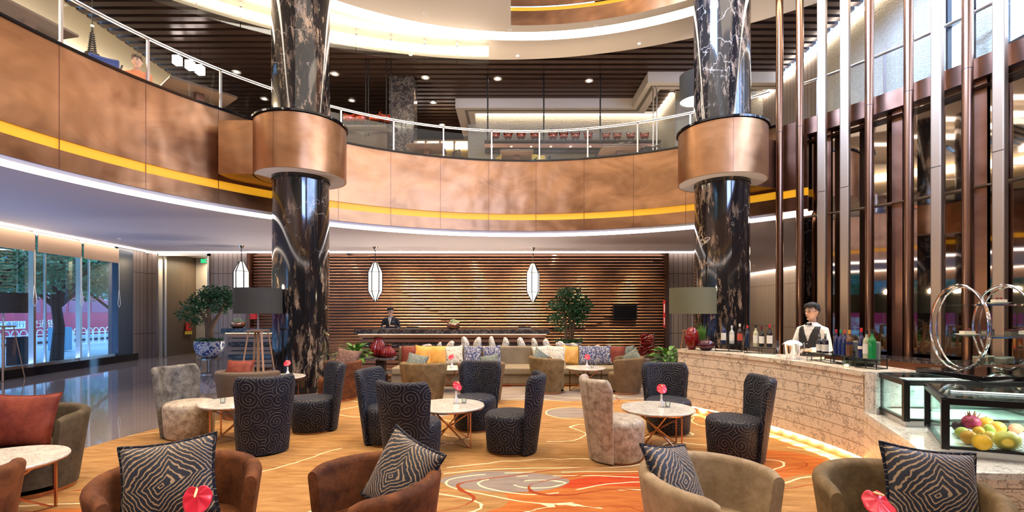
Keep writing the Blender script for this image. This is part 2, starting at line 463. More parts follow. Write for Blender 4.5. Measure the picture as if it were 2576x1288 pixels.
def zebra(name):
    n = N(name); u = n.uv()
    w = n.noise(u, 9, 3, .6, 0, 1); p = n.vmath('ADD', u, n.vmath('SCALE', n.vmath('SUBTRACT', w, (.5, .5, .5)), .060))
    w2 = n.noise(u, 2.5, 1, .5, 0, 1); p = n.vmath('ADD', p, n.vmath('SCALE', n.vmath('SUBTRACT', w2, (.5, .5, .5)), .22))
    sp = n.n('ShaderNodeSeparateXYZ'); n.l(p, sp.inputs[0])
    s = n.math('ADD', n.math('ABSOLUTE', sp.outputs[0]), n.math('MULTIPLY', n.math('ABSOLUTE', sp.outputs[1]), .9))
    fr = n.math('FRACT', n.math('MULTIPLY', s, 31)); tri = n.math('ABSOLUTE', n.math('SUBTRACT', fr, .5))
    f = n.ramp(tri, [(.12, (1, 1, 1)), (.18, (0, 0, 0))])
    n.set(n.mix(f, (.010, .014, .028), (.42, .28, .16)), .6); n.b.inputs['Sheen Weight'].default_value = .2
    n.bump(n.math('SUBTRACT', 1, f), .4, .006); return n.m
M['zebra'] = zebra('navy_and_tan_zebra_fabric')
def speckle(name, a, b, sc=26, th=.5):
    n = N(name); u = n.obj(); f = n.ramp(n.noise(u, sc, 2, .5, 1.5), [(th-.02, (0, 0, 0)), (th+.02, (1, 1, 1))])
    n.set(n.mix(f, a, b), .7); return n.m
M['c_blue'] = speckle('blue_and_cream_print', (.02, .035, .14), (.62, .58, .50), 34, .54)
M['c_cream'] = speckle('cream_floral_print', (.72, .66, .54), (.22, .17, .12), 30, .58)
M['c_bronze'] = speckle('bronze_weave', (.10, .045, .03), (.30, .16, .11), 60, .55)
def carpet_mat():
    n = N('contour_pattern_carpet'); o = n.obj()
    at = n.n('ShaderNodeAttribute'); at.attribute_name = 'field'; f = at.outputs['Fac']
    at2 = n.n('ShaderNodeAttribute'); at2.attribute_name = 'greyness'; gz = at2.outputs['Fac']
    wob = n.math('MULTIPLY', n.math('SUBTRACT', n.noise(o, 3.0, 2), .5), .025)
    f = n.math('ADD', f, wob)
    st = n.ramp(n.noise(n.map(o, (2.2, 14, 1), rot=(0, 0, .5)), 1, 6, .7), [(.32, (0, 0, 0)), (.68, (1, 1, 1))])
    gold = n.mix(st, (.24, .105, .03), (.47, .26, .095))
    org = n.mix(st, (.34, .075, .014), (.50, .165, .036))
    red = n.mix(st, (.38, .035, .010), (.52, .07, .015))
    c = n.mix(n.math('GREATER_THAN', f, .54), gold, org)
    c = n.mix(n.math('GREATER_THAN', f, .64), c, red)
    gg = n.math('GREATER_THAN', n.math('ADD', gz, wob), .5)
    c = n.mix(gg, c, n.mix(st, (.20, .15, .12), (.34, .27, .22)))
    ln = n.math('ABSOLUTE', n.math('SUBTRACT', n.math('FRACT', n.math('MULTIPLY', n.math('ADD', f, n.math('MULTIPLY', gz, .35)), 9.0)), .5))
    at3 = n.n('ShaderNodeAttribute'); at3.attribute_name = 'slope'; sl = at3.outputs['Fac']
    grad = n.math('LESS_THAN', n.math('SUBTRACT', .5, ln), 1) if False else n.math('LESS_THAN', ln, n.math('MULTIPLY', sl, .10))
    msk = n.math('GREATER_THAN', n.noise(o, .9, 2), .42)
    c = n.mix(n.math('MULTIPLY', grad, msk), c, (.80, .62, .36))
    dl = n.math('ABSOLUTE', n.math('SUBTRACT', n.math('FRACT', n.math('MULTIPLY_ADD', f, 7.0, .3)), .5))
    c = n.mix(n.math('MULTIPLY', n.math('LESS_THAN', dl, n.math('MULTIPLY', sl, .045)), n.math('GREATER_THAN', f, .45)), c, (.30, .05, .012))
    n.set(c, .9, 0, .15); n.bump(n.noise(o, 120, 2), .25, .004); return n.m
M['carpet'] = carpet_mat()
def leafm(name, a, b, rough=.4):
    n = N(name); f = n.noise(n.obj(), 12, 2); n.set(n.mix(f, a, b), rough, 0, .4); return n.m
M['leaf'] = leafm('ficus_leaf', (.008, .045, .014), (.04, .13, .035))
M['leaf_light'] = leafm('bright_leaf', (.05, .17, .02), (.16, .34, .06), .3)
M['leaf_street'] = leafm('street_leaf', (.03, .20, .12), (.30, .60, .30))
M['bark'] = wood('bark', (.08, .04, .02), (.20, .11, .05), .8)
M['bark_dark'] = plain('street_bark', (.015, .015, .02), .9)
# ================================================================== STRUCTURE
X0, X1, Y0, Y1 = -13.2, 14.0, -6.5, 29.0
def edge_r(deg):
    dx, dy = cos(R(deg)), sin(R(deg)); t = 1e9
    if dx > 1e-6: t = min(t, (X1-CEN.x)/dx)
    if dx < -1e-6: t = min(t, (X0-CEN.x)/dx)
    if dy > 1e-6: t = min(t, (Y1-CEN.y)/dy)
    if dy < -1e-6: t = min(t, (Y0-CEN.y)/dy)
    return t
def polar_sheet(name, mat, r0, z, d0=0, d1=360, n=180, thick=0):
    m = MB()
    m.grid(lambda u, v: CP(r0 + (edge_r(d0+(d1-d0)*u)-r0)*v, d0+(d1-d0)*u, z), n, 6, False, lambda u, v: (u, v))
    if thick: m.grid(lambda u, v: CP(r0 + (edge_r(d0+(d1-d0)*u)-r0)*v, d0+(d1-d0)*u, z+thick), n, 1, False, lambda u, v: (u, v))
    return ST(m.build(name, mat))
ST(MB().box(((X0+X1)/2, (Y0+Y1)/2, -.05), (X1-X0, Y1-Y0, .1)).build('floor', M['floor']))
polar_sheet('ceiling', M['white_paint'], RAD+.12, 3.70)
polar_sheet('floor_upper', M['brown_table'], RAD+.1, 5.32)

# --- atrium balcony ring (left and far side), one copper fascia with panel seams
A0, A1 = 41.0, 330.0
def ring(name, mat, r0, r1, z0, z1, n=150, a0=A0, a1=A1): return ST(MB().arcbox(r0, r1, z0, z1, a0, a1, n).build(name, mat))
ring('wall_balcony', M['copper'], RAD, RAD+.10, 4.31, 5.76)
ring('trim_1', M['copper'], RAD, RAD+.10, 3.84, 4.14)
ring('trim_2', M['gold_led'], RAD+.03, RAD+.08, 4.14, 4.31)
ring('trim_3', M['black_gloss'], RAD-.03, RAD+.16, 5.76, 5.80)
m = MB()
for k in range(-30, 30):
    d = 87.3 + 10*k
    if A0 < d < A1: m.arcbox(RAD-.004, RAD+.002, 3.84, 5.76, d-.045, d+.045, 1)
ST(m.build('trim_4', M['copper_dark']))
ST(MB().arcband(RAD+.02, 3.84, RAD+.02, 3.775, A0, A1, 150).build('trim_5', M['white_paint']))
ST(MB().arcband(RAD+.02, 3.775, RAD+.14, 3.70, A0, A1, 150).build('trim_6', M['led_low']))

# --- upper ceiling: white ring, LED ring, slatted field
C1 = Vector((.26, 4.30)); C2 = Vector((-.30, 1.70))
m = MB()
m.grid(lambda u, v: CP(8.14, 360*u, 8.6, C1).lerp(CP(11.7, 360*u, 8.6, C2), v), 180, 2, True)
m.arcband(11.7, 8.6, 11.7, 8.8, 0, 360, 180, C2)
ST(m.build('ceiling_ring', M['white_paint_up']))
ST(MB().arcband(8.14, 8.6, 7.74, 8.68, 0, 360, 180, C1).build('ceiling_led', M['led']))
m = MB()
m.arcband(7.74, 8.68, 7.74, 8.58, 0, 360, 180, C1)
m.arcband(7.74, 8.58, 7.45, 8.58, 0, 360, 180, C1)
a = math.degrees(math.acos((-.03-C1.x)/7.45))
pts = [CP(7.45, a+(360-2*a)*k/90, 8.58, C1) for k in range(91)]
m.add(pts, [tuple(range(91))])
m.add([(-.03, C1.y-7.4, 8.58), (-.03, C1.y+7.4, 8.58), (-.03, C1.y+7.4, 11), (-.03, C1.y-7.4, 11)], [(0, 1, 2, 3)])
ST(m.build('ceiling_inner', M['white_paint_up']))
ST(MB().arcband(7.45, 8.58, 7.45, 8.93, -90, 92.5, 80, C1).arcband(7.42, 9.02, 7.42, 11, -90, 92.5, 80, C1).build('wall_void', M['copper']))
ST(MB().arcband(7.46, 8.93, 7.46, 9.02, -90, 92.5, 80, C1).build('trim_7', M['gold_led']))
ST(MB().box((4, 4.3, 11.05), (8.4, 15.5, .1)).build('ceiling_void', M['white_paint_up']))
light('void_fill', 'AREA', (4, 7, 10.9), 330, WARM, size=5, sizey=8)  # added fill lamp, keeps the void from going black

m = MB(); mk = MB()
def runs(y, r=7.6):      # the slatted field stops round the light well
    k = (r*r-(y-C1.y)**2)
    if k <= 0: return [(-10.3, 8.1)]
    k = math.sqrt(k); return [p for p in ((-10.3, C1.x-k), (C1.x+k, 8.1)) if p[1]-p[0] > .1]
for i in range(54):
    y = 6.0 + i*.29
    for xa, xb in runs(y): m.box(((xa+xb)/2, y, 8.83), (xb-xa, .17, .14))
    for xa, xb in runs(y, 7.7): mk.box(((xa+xb)/2, y, 9.12), (xb-xa, .29, .04))
ST(m.build('ceiling_slats', M['slat_ceil']))
ST(mk.build('ceiling_back', M['slat_void']))
ST(MB().box((-11.6, 12, 8.80), (2.6, 18, .06)).build('ceiling_gold', M['gold_ceil']))
ST(MB().box((-12.30, 12.5, 8.52), (.10, 15, .36)).build('trim_8', M['led']))

# --- ground floor walls
def wx(y): return -11.02 - .11*y          # the window wall runs a little askew
WA = Vector((wx(-6), -6)); WB = Vector((wx(17), 17)); wd = (WB-WA).normalized(); wang = math.atan2(wd.y, wd.x)
def wp(y, off=0, z=0): return Vector((wx(y)+off, y, z))
def wbox(m, ya, yb, z0, z1, t=.1, off=0):
    a = wp(ya, off); b = wp(yb, off); c = (a+b)/2
    return m.box((c.x, c.y, (z0+z1)/2), ((b-a).length, t, z1-z0), rz=wang)
ST(wbox(MB(), -6, 16.2, 0, .22, .30, .12).build('baseboard_left', M['black_gloss']))
mull = [15.5 - 1.53*k for k in range(0, 14)]
wi = 1
for a, b in zip(mull[1:], mull[:-1]):
    fr = MB()
    wbox(fr, a-.035, a+.035, .22, 3.7, .12, .04)
    wbox(fr, a+.04, b-.035, .22, .27, .06); wbox(fr, a+.04, b-.035, 3.60, 3.70, .06)
    q = a + .28*(b-a)
    wbox(fr, q-.012, q+.012, .22, 3.2, .05)
    f = ST(fr.build('window_%d' % wi, M['steel'])); wi += 1
    g = wbox(MB(), a, b, .22, 3.65, .012).build('pane', M['glass'], f)
M['blind'] = wood('blind_fabric', (.50, .34, .24), (.62, .44, .32), .8, (1, 1, 120))
for i, (a, b) in enumerate(zip(mull[1:], mull[:-1])):
    if b < 9: break
    r = T('roller_blind', ['fabric roller blind at the street window nearest the far corner', 'fabric roller blind second from the far corner of the street windows',
        'fabric roller blind third from the far corner of the street windows', 'fabric roller blind at the left edge of the photo above the street window',
        'fabric roller blind just outside the left of the photo'][min(i, 4)], 'blind', wp((a+b)/2, .10, 3.16), 0, 'roller blinds on the street windows')
    mb = wbox(MB(), a+.06, b-.04, 3.16, 3.62, .02, .14); o = mb.build('blind_fabric', M['blind'], r)
    o.matrix_parent_inverse = Matrix.Translation(-r.location)
    p = wp(b-.10, .20, 3.2); pts = [p, p+Vector((0, 0, -.9)), p+Vector((0, .05, -1.35)), p+Vector((0, .0, -1.45)), p+Vector((0, -.05, -1.35)), p+Vector((0, -.01, -.9))]
    o = MB().tube(pts, .008, 5).build('pull_cord', M['white'], r); o.matrix_parent_inverse = Matrix.Translation(-r.location)
M['blue_stone'] = plain('dark_blue_stone_pier', (.05, .07, .10), .25)
ST(wbox(MB(), 15.5, 16.2, 0, 3.7, .3, -.06).build('wall_pier', M['blue_stone']))
ST(wbox(MB(), 16.2, 17.0, 0, 3.7, .1).build('wall_left', M['panel']))
light_strip = MB(); wbox(light_strip, -5.5, 17, 3.66, 3.69, .05, .30); ST(light_strip.build('trim_9', M['led']))
YB = 17.0
def wall(name, xa, xb, y, z0, z1, mat, t=.12): return ST(MB().box(((xa+xb)/2, y+t/2, (z0+z1)/2), (xb-xa, t, z1-z0)).build(name, mat))
wall('wall_back_left', -12.9, -12.45, YB, 0, 3.7, M['panel'])
wall('wall_back_left_panel', -10.62, -9.15, YB, 0, 3.7, M['panel'])
wall('wall_back_right_panel', 5.42, 6.6, YB, 0, 3.7, M['panel'])
wall('wall_back', -9.2, 5.45, YB+.12, 0, 3.7, plain('wall_behind_slats', (.16, .085, .055), .35, .6))
ST(MB().box((6.6, 23, 1.85), (.12, 12, 3.7)).build('wall_corridor_left', M['panel']))
ST(MB().box((13.4, 23, 1.85), (.12, 12.4, 3.7)).build('wall_corridor_right', M['panel']))
ST(MB().box((10, 28.9, 1.85), (7, .12, 3.7)).build('wall_corridor_end', M['panel']))
ST(MB().box((13.2, 22.5, 3.66), (.1, 12, .04)).build('trim_10', M['led']))
# doorway in the back left corner with a lit corridor behind
ST(MB().box((-12.42, 18.0, 1.85), (.08, 1.9, 3.7)).build('wall_doorway_side', wood('dark_door_wood', (.07, .05, .035), (.14, .10, .07), .4, (12, 12, .3))))
ST(MB().box((-11.2, 18.98, 1.85), (2.6, .08, 3.7)).build('wall_doorway_end', plain('pale_corridor_wall', (.62, .58, .50), .6)))
d = MB(); d.box((-12.40, 17.0, 1.83), (.07, .2, 3.66)); d.box((-10.63, 17.0, 1.83), (.06, .2, 3.66)); d.box((-11.5, 17.0, 3.60), (1.8, .2, .08)); d.box((-12.22, 17.02, 1.8), (.05, .1, 3.55))
ST(d.build('door_1', M['steel']))
light('corridor_light', 'AREA', (-11.4, 18.5, 3.5), 45, WARM, size=1, sizey=1)
light('corridor_ceiling_light', 'AREA', (11.5, 23, 3.62), 170, WARM, size=2.5, sizey=8)
light('corridor_front_light', 'AREA', (10.0, 14.5, 3.62), 60, WARM, size=2, sizey=2)
# slat wall
m = MB(); rnd = random.Random(5); z = .10
def slat(m, xa, xb, y, z, h, d):       # rounded batten, its round face toward the room
    n = 8
    def f(u, v):
        a = PI*v; return (xa+(xb-xa)*u, y-d*sin(a), z+h/2-h/2*cos(a))
    m.grid(f, 1, n, True)
    for x in (xa, xb): m.add([(x, y-d*sin(PI*k/n), z+h/2-h/2*cos(PI*k/n)) for k in range(n+1)], [tuple(range(n+1))])
while z < 3.56:
    slat(m, -9.1, 5.35, 17.10, z, .078, .10)
    if z > 1.0:
        xa = -4.9 + 2.2*max(0, (2.9-z))/1.9*1.4 + rnd.uniform(-.15, .15)
        xb = 5.2 - max(0, (2.1-z))*2.6 + rnd.uniform(-.3, .3)
        slat(m, xa, xb, 17.02, z+.004, .066, .07)
    z += .104
ST(m.build('wall_slats', M['slat_wall']))
ST(MB().box((-3.1, 16.86, 3.67), (19.3, .08, .03)).build('trim_11', M['led_low']))
ST(MB().box((5.40, 16.95, 1.85), (.12, .24, 3.7)).build('trim_12', M['copper_dark']))
ST(MB().box((-9.18, 16.95, 1.85), (.10, .24, 3.7)).build('trim_13', M['copper_dark']))
ST(MB().box((0, -6.5, 1.85), (27, .1, 3.7)).build('wall_front', M['panel']))
ST(MB().box((0, -6.5, 7.1), (27, .1, 3.6)).build('wall_front_upper', M['gold_ceil']))
ST(MB().box((14.0, 5, 1.85), (.1, 24, 3.7)).build('wall_right_outer', M['panel']))
# raised timber step under reception and sofa
m = MB()
for i in range(16): m.box((-1.6, 11.62+i*.14, .045), (9.6, .125, .09))
ST(m.build('floor_timber', wood('timber_deck', (.22, .10, .055), (.42, .22, .12), .25, (2, 30, 2))))

# --- upper floor walls
ST(MB().box((-12.5, 8, 7.0), (.12, 26, 3.5)).build('wall_upper_left', plain('tan_upper_wall', (.42, .33, .20), .5)))
ST(MB().box((-6.5, 20.2, 7.0), (12, .12, 3.7)).build('wall_upper_back', M['slat_ceil']))
ST(MB().box((1.9, 17.66, 7.1), (7.0, .12, 3.6)).build('wall_stone_back', M['stone']))
ST(MB().box((-1.45, 18.5, 7.1), (.3, 1.6, 3.6)).build('wall_stone_return', M['white_paint_up']))
ST(MB().box((5.38, 16.7, 7.1), (.12, 1.9, 3.6)).build('wall_stone_side', M['stone']))
ST(MB().box((6.8, 15.78, 7.1), (2.9, .12, 3.6)).build('wall_stone_front', M['stone']))
m = MB(); m.prism([(-1.9, 16.2), (-1.9, 20.1), (-1.3, 20.1), (-1.3, 16.65), (4.55, 16.65), (4.55, 14.85), (8.1, 14.85), (8.1, 14.4), (4.05, 14.4), (4.05, 16.2)], 8.44, 8.76)
ST(m.build('ceiling_tray', M['white_paint_up']))
m = MB(); m.prism([(-1.6, 16.35), (-1.6, 18), (-1.5, 18), (-1.5, 16.45), (4.3, 16.45), (4.3, 14.65), (8.0, 14.65), (8.0, 14.6), (4.2, 14.6), (4.2, 16.35)], 8.425, 8.445)
ST(m.build('trim_14', plain('tray_shadow_line', (.20, .17, .13), .6)))
ST(MB().box((1.9, 17.50, 8.74), (7, .10, .03)).build('trim_15', M['led']))
ST(MB().box((5.22, 16.6, 8.74), (.10, 1.7, .03)).build('trim_16', M['led']))
ST(MB().box((3, 18, 8.85), (11, 6, .05)).build('ceiling_stone_room', M['white_paint_up']))
# right upper wall with cove and daylight windows
def wallx(name, ya, yb, z0, z1, mat): return ST(MB().box((8.22, (ya+yb)/2, (z0+z1)/2), (.12, yb-ya, z1-z0)).build(name, mat))
M['stone_r'] = M['stone']
wallx('wall_right_upper_far', 12.6, 15.7, 5.3, 8.6, M['panel'])
wallx('wall_right_upper_stone', 9.06, 12.6, 5.3, 8.6, M['stone'])
wallx('wall_right_upper_pier', 8.0, 8.5, 5.3, 8.6, M['stone'])
wallx('wall_right_upper_near', -6, -2, 5.3, 8.6, M['stone'])
wallx('wall_right_upper_sill', -2, 9.06, 5.3, 6.0, M['stone'])
M['daylight'] = emis('frosted_daylit_pane', (.55, .74, 1), 5)
for i, (ya, yb) in enumerate([(8.5, 9.06), (5.2, 8.0), (1.6, 5.1), (-2, 1.5)]):
    f = MB(); f.box((8.18, ya+.02, 7.3), (.1, .04, 2.6)); f.box((8.18, yb-.02, 7.3), (.1, .04, 2.6)); f.box((8.18, (ya+yb)/2, 6.02), (.1, yb-ya, .04)); f.box((8.18, (ya+yb)/2, 6.95), (.08, yb-ya, .05))
    f = ST(f.build('window_%d' % (30+i), M['black']))
    MB().box((8.22, (ya+yb)/2, 7.3), (.02, yb-ya, 2.6)).build('pane', M['daylight'], f)
ST(MB().box((8.08, 8, 8.57), (.10, 16, .03)).build('trim_17', M['led']))
# ================================================================== COLUMNS, COLLARS
def column(cx_, cy_, side, label):
    r = T('round_column', label, 'column', (cx_, cy_, 0), 0, 'marble columns of the atrium')
    MB().lathe([(.545, 0), (.545, 4.5)], n=64).build('lower_shaft', M['column'], r)
    MB().lathe([(.56, 4.3), (.56, 8.62)], n=64).build('upper_shaft', M['column'], r)
    c = MB().lathe([(.86, 4.36), (.885, 4.36), (.885, 5.42), (.86, 5.42)], n=72); c = c.build('collar', M['copper'], r)
    for a in (-100, 20, 140): 
        MB().arcbox(.884, .888, 4.36, 5.42, a+40*0, a+.35, 1, Vector((0, 0))).build('collar_seam', M['copper_dark'], c)
    MB().lathe([(.56, 5.47), (.92, 5.47), (.92, 5.43), (.56, 5.43)], n=72).build('collar_cap', M['black_gloss'], r)
    MB().lathe([(.545, 4.362), (.87, 4.362)], n=72).build('collar_soffit', M['white_paint'], r)
    b = MB()
    if side < 0: b.prism([(-1.46, -.42), (-.78, -.42), (-.5, 0), (-.5, 1.35), (-1.46, 1.25)], 4.36, 5.42)
    else: b.prism([(.70, .18), (1.62, .50), (1.45, 1.5), (.5, 1.35), (.5, .3)], 4.36, 5.42)
    b.build('bridge_panel', M['copper'] if side < 0 else M['copper_dark'], r)
    return r
column(-4.36, 10.0, -1, 'black and gold marble column on the left with a copper collar')
column(4.47, 10.3, 1, 'black and gold marble column on the right beside the bar')

# ================================================================== POLES, MIRROR WALL, HEADER
def on_ring(px, r=RAD):
    s = (px-CXP)/FPX
    a = s*s+1; b = -2*(s*CEN.x+CEN.y); c = CEN.x**2+CEN.y**2-r*r
    Y = (-b+math.sqrt(b*b-4*a*c))/(2*a); return Vector((s*Y, Y))
poles = [(1961, 0), (2012, 0), (2068, 1), (2126, 1), (2187, 0), (2286, 0), (2358, 1), (2434, 0), (2516, 1), (2600, 0)]
ordn = ['leftmost', 'second from the left', 'third from the left', 'fourth from the left', 'fifth from the left', 'sixth from the left', 'seventh from the left', 'eighth from the left', 'ninth from the left', 'last at the right edge']
for i, (px, flat) in enumerate(poles):
    p = on_ring(px, RAD-.13); a = math.atan2(p.y-CEN.y, p.x-CEN.x)
    nm = 'flat_metal_fin' if flat else 'round_metal_pole'
    r = T(nm, 'tall %s bronze %s behind the bar, %s of the ten' % ('flat' if flat else 'round', 'fin' if flat else 'pole', ordn[i]), 'pole', (p.x, p.y, 0), a, 'bronze poles and fins behind the bar')
    if flat:
        bevel(MB().box((0, 0, 4.3), (.10, .165, 8.6)).build('fin', M['pole_flat'], r), .02, 3)
        MB().box((-.056, 0, 4.1), (.004, .17, .006)).build('joint', M['black'], r)
    else:
        MB().lathe([(.075, 0), (.075, 8.6)], n=28).build('shaft', M['pole'], r)
        MB().lathe([(.0765, 5.56), (.0765, 5.57)], n=28).build('joint', M['black'], r)
RM = RAD+.28
_q = on_ring(2000)-CEN; aB = math.degrees(math.atan2(_q.y, _q.x))
m = MB(); fr = MB(); k = 0; d = aB
while d > -60:
    w = 3.1
    a, b = CP(RM, d, 0), CP(RM, d-w, 0)
    m.add([a, b, b+Vector((0, 0, 5.5)), a+Vector((0, 0, 5.5))], [(0, 1, 2, 3)])
    if k % 3 == 1:
        a2, b2 = CP(RM-.04, d-.2, 0), CP(RM-.04, d-1.5, 0)
        fr.add([a2, b2, b2+Vector((0, 0, 5.5)), a2+Vector((0, 0, 5.5))], [(0, 1, 2, 3)])
    d -= w; k += 1
ST(m.build('wall_right_mirror', M['mirror']))
ST(fr.build('wall_right_panels', M['copper_dark']))
ST(MB().arcbox(RAD+.12, RAD+.30, 5.46, 5.80, -60, aB, 50).build('trim_18', M['copper_dark']))
ST(MB().arcbox(RAD+.10, RAD+.20, 3.84, 4.14, aB-1.5, A0+.3, 4).build('trim_19', M['copper_dark']))
ST(MB().arcbox(RAD+.10, RAD+.20, 4.31, 5.78, aB-1.5, A0+.3, 4).build('wall_balcony_end', M['copper_dark']))
ST(MB().arcbox(RAD+.12, RAD+.18, 4.14, 4.31, aB-1.5, A0+.3, 4).build('trim_20', M['gold_led']))
ST(MB().arcband(RAD+.12, 3.84, RAD+.26, 3.70, aB-1.5, A0+.3, 6).build('trim_21', M['led_low']))

# ================================================================== BALUSTRADE
def balustrade(label, a0, a1, step, off, rail_r):
    r = T('glass_balustrade', label, 'balustrade', CP(rail_r, (a0+a1)/2, 5.8), 0)
    inv = Matrix.Translation(-r.location)
    def ch(o): o.matrix_parent_inverse = inv; return o
    ch(MB().tube([CP(rail_r, a0+(a1-a0)*k/100, 6.62) for k in range(101)], .03, 8).build('handrail', M['steel'], r))
    d = off
    while d < a1:
        if d > a0:
            p = CP(rail_r+.02, d, 0)
            ch(MB().box((p.x, p.y, 6.2), (.04, .04, .82), rz=R(d)).build('post', M['steel'], r))
            d2 = min(d+step, a1)
            ch(MB().arcband(rail_r+.02, 5.84, rail_r+.02, 6.5, d+.3, d2-.3, 5).build('glass_panel', M['glass_rail'], r))
        d += step
    return r
balustrade('curved glass balustrade with steel handrail along the upper balcony', 43, 215, 10, 46.6, RAD+.08)
balustrade('glass balustrade with dark handrail above the mirrored bar wall', -20, aB, 9, -18, RAD+.22)

# ================================================================== SMOKE GLASS WITH GLOWING REFLECTION STRIP
r = T('hanging_glass_screen', 'hanging curved glass screen with a glowing white strip for the reflected light ring under the upper ceiling', 'glass screen', CP(10.85, 108, 8.6, C2))
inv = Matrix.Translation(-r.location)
for k in range(9):
    d0 = 91.6 + k*4.4
    o = MB().arcbox(10.84, 10.86, 8.02, 8.58, d0, d0+4.3, 4, C2).build('glass_panel', M['glass_rail'], r); o.matrix_parent_inverse = inv
    o2 = MB().box(CP(10.83, d0+4.3, 8.52, C2), (.05, .04, .10), rz=R(d0)).build('clamp', M['steel'], r); o2.matrix_parent_inverse = inv
o = MB().arcbox(10.78, 10.82, 8.26, 8.42, 91.6, 131, 40, C2).build('light_or_reflection_line', M['led'], r); o.matrix_parent_inverse = inv  # emissive strip in place of the light ring reflected in the glass

# ================================================================== DOWNLIGHTS
def downlight(p, label, grp, watt, rad=.06, ang=80, col=WARM, big=False):
    r = T('recessed_downlight', label, 'downlight', p, 0, grp)
    MB().lathe([(rad*.75, -.004), (rad*1.25, -.012), (rad*1.3, 0)], n=16).build('trim_ring', M['white'] if not big else M['steel'], r)
    MB().lathe([(0, .0), (rad*.75, -.003)], n=16).build('lens', M['lampglow'], r)
    if watt: light('beam', 'SPOT', (0, 0, -.03), watt, col, (0, 0, 0), .05, r, .7, ang)
    return r
ups = [(842, 186), (1070, 195), (1252, 198), (1482, 203), (885, 253), (1090, 258), (595, 181), (665, 249), (1112, 314)]
names = ['far left of the right run', 'second of the upper row', 'third of the upper row', 'fourth of the upper row', 'lower row behind the left column', 'lower row beside the tray ceiling', 'left of the left column', 'low beside the left column', 'lowest by the wine shelves']
for (px, py), nm in zip(ups, names):
    p = G(px, py, 8.75); downlight(p, 'round downlight in the dark slatted ceiling, ' + nm, 'downlights in the slatted ceiling', 160, .10, 100)
for i, (x, y) in enumerate([(-.4, 6.6), (-.5, 4.6), (-.3, 8.8)]): downlight(Vector((x, y, 8.575)), 'small added downlight near the straight edge of the ceiling opening, %s' % ['middle', 'nearest', 'farthest'][i], 'downlights above the frame', 300, .045, 90)  # added unseen spots that brighten the bar
for i, (x, y) in enumerate([(3.9, 4.6), (3.5, 6.4), (2.9, 7.9)]): downlight(Vector((x, y, 10.99)), 'added narrow downlight high in the light well over the bar, %s' % ['over the cake stand', 'over the bottles', 'over the far bar end'][i], 'downlights above the frame', 900, .06, 26)  # added unseen spots to light the cake stand and bottles
rl = [(1070, 33), (1282, 75), (1500, 63), (1302, 140), (1608, 109), (1033, 137)]
names = ['left one inside the light ring', 'middle one inside the light ring', 'right one inside the light ring', 'just below the middle of the light ring', 'outside the light ring toward the right column', 'near the hanging glass screen']
for (px, py), nm in zip(rl, names):
    p = G(px, py, 8.585 if nm.find('inside') > 0 else 8.60); downlight(p, 'small bright downlight in the pale upper ceiling, ' + nm, 'downlights in the pale ring ceiling', 300, .045, 75)
# the rest of the ring that lies above and behind the camera
for k in range(10):
    d = 115 + 30*k
    p = CP(6.2, d, 8.58, C1)
    if p.x > -.1 and p.x < 8 and math.hypot(p.x-C1.x, p.y-C1.y) < 7.4: continue
    downlight(p, 'small downlight of the circle in the pale disc, ' + ['first', 'second', 'third', 'fourth', 'fifth', 'sixth', 'seventh', 'eighth', 'ninth', 'tenth'][k] + ' round it', 'downlights above the frame', 330, .045, 80)
for i in range(5):
    downlight(Vector((-3.2+1.6*i*.0-.3, -1+2.6*i, 8.575)), 'small downlight in a straight row over the lounge, %s from the camera' % ['first', 'second', 'third', 'fourth', 'fifth'][i], 'downlights above the frame', 260, .045, 70)
lows = [(1020, 624), (1097, 624), (1190, 632), (1265, 626), (1498, 637), (1656, 640), (878, 633), (300, 600), (1395, 634), (2, 556), (1896, 668)]
names = ['left of the middle lantern', 'second left of the centre', 'front one near the centre', 'left of the right lantern', 'above the ficus tree', 'above the television', 'bright one by the left column', 'near the street windows', 'right of the right lantern', 'at the left edge', 'beyond the right column']
for (px, py), nm in zip(lows, names):
    p = G(px, py, 3.698); downlight(p, 'tiny recessed downlight in the low ceiling, ' + nm, 'downlights in the low ceiling', 45, .035, 90)
# wall-washing downlights just in front of the slatted reception wall
for i, px in enumerate((1005, 1062, 1203, 1325, 1478, 1612, 1130)):
    p = Vector(((px-CXP)/FPX*16.4, 16.45, 3.698))
    w = downlight(p, 'tiny wall washer close to the slatted wall, number %s from the left lantern' % ['one', 'two', 'three', 'four', 'five', 'six', 'seven'][i], 'wall washers before the slatted wall', 150 if px in (1005, 1325) else 90, .03, 80)
    big = px in (1005, 1325)
    light('wash', 'SPOT', (0, -.75, -.05), 800 if big else 220, (1, .78, .42), (R(36), 0, 0), .10 if big else .02, w, .8, 85)
# ================================================================== CARPET
def catmull(P, n=8):
    out = []
    P = [Vector(p) for p in P]
    for i in range(len(P)-1):
        a = P[max(i-1, 0)]; b = P[i]; c = P[i+1]; d = P[min(i+2, len(P)-1)]
        for k in range(n):
            t = k/n
            out.append(.5*((2*b)+(c-a)*t+(2*a-5*b+4*c-d)*t*t+(3*b-a-3*c+d)*t**3))
    out.append(P[-1]); return out
CR = 5.45; CC = Vector((.35, 5.35))
reds = [((.05, 2.9), (1.0, .9), .30), ((1.1, 4.7), (1.5, .45), .30), ((-3.4, 3.2), (.9, .7), .34), ((2.9, 5.2), (.9, .6), .22), ((1.0, 3.8), (1.6, .5), .16), ((-.5, 3.6), (.8, .5), .14), ((2.0, 3.4), (.8, .5), -.22), ((-1.5, 5.6), (1.4, 1.4), -.12), ((-2.4, 4.0), (.9, .9), -.16), ((1.9, 5.9), (.8, .5), .12)]
greys = [((-.1, 4.75), (.9, .35), .8), ((1.0, 7.6), (.65, .5), .8), ((.4, 9.6), (5.5, 1.0), 1.0), ((-1.6, 7.7), (.9, .5), .75), ((3.2, 8.6), (.7, .7), .6)]
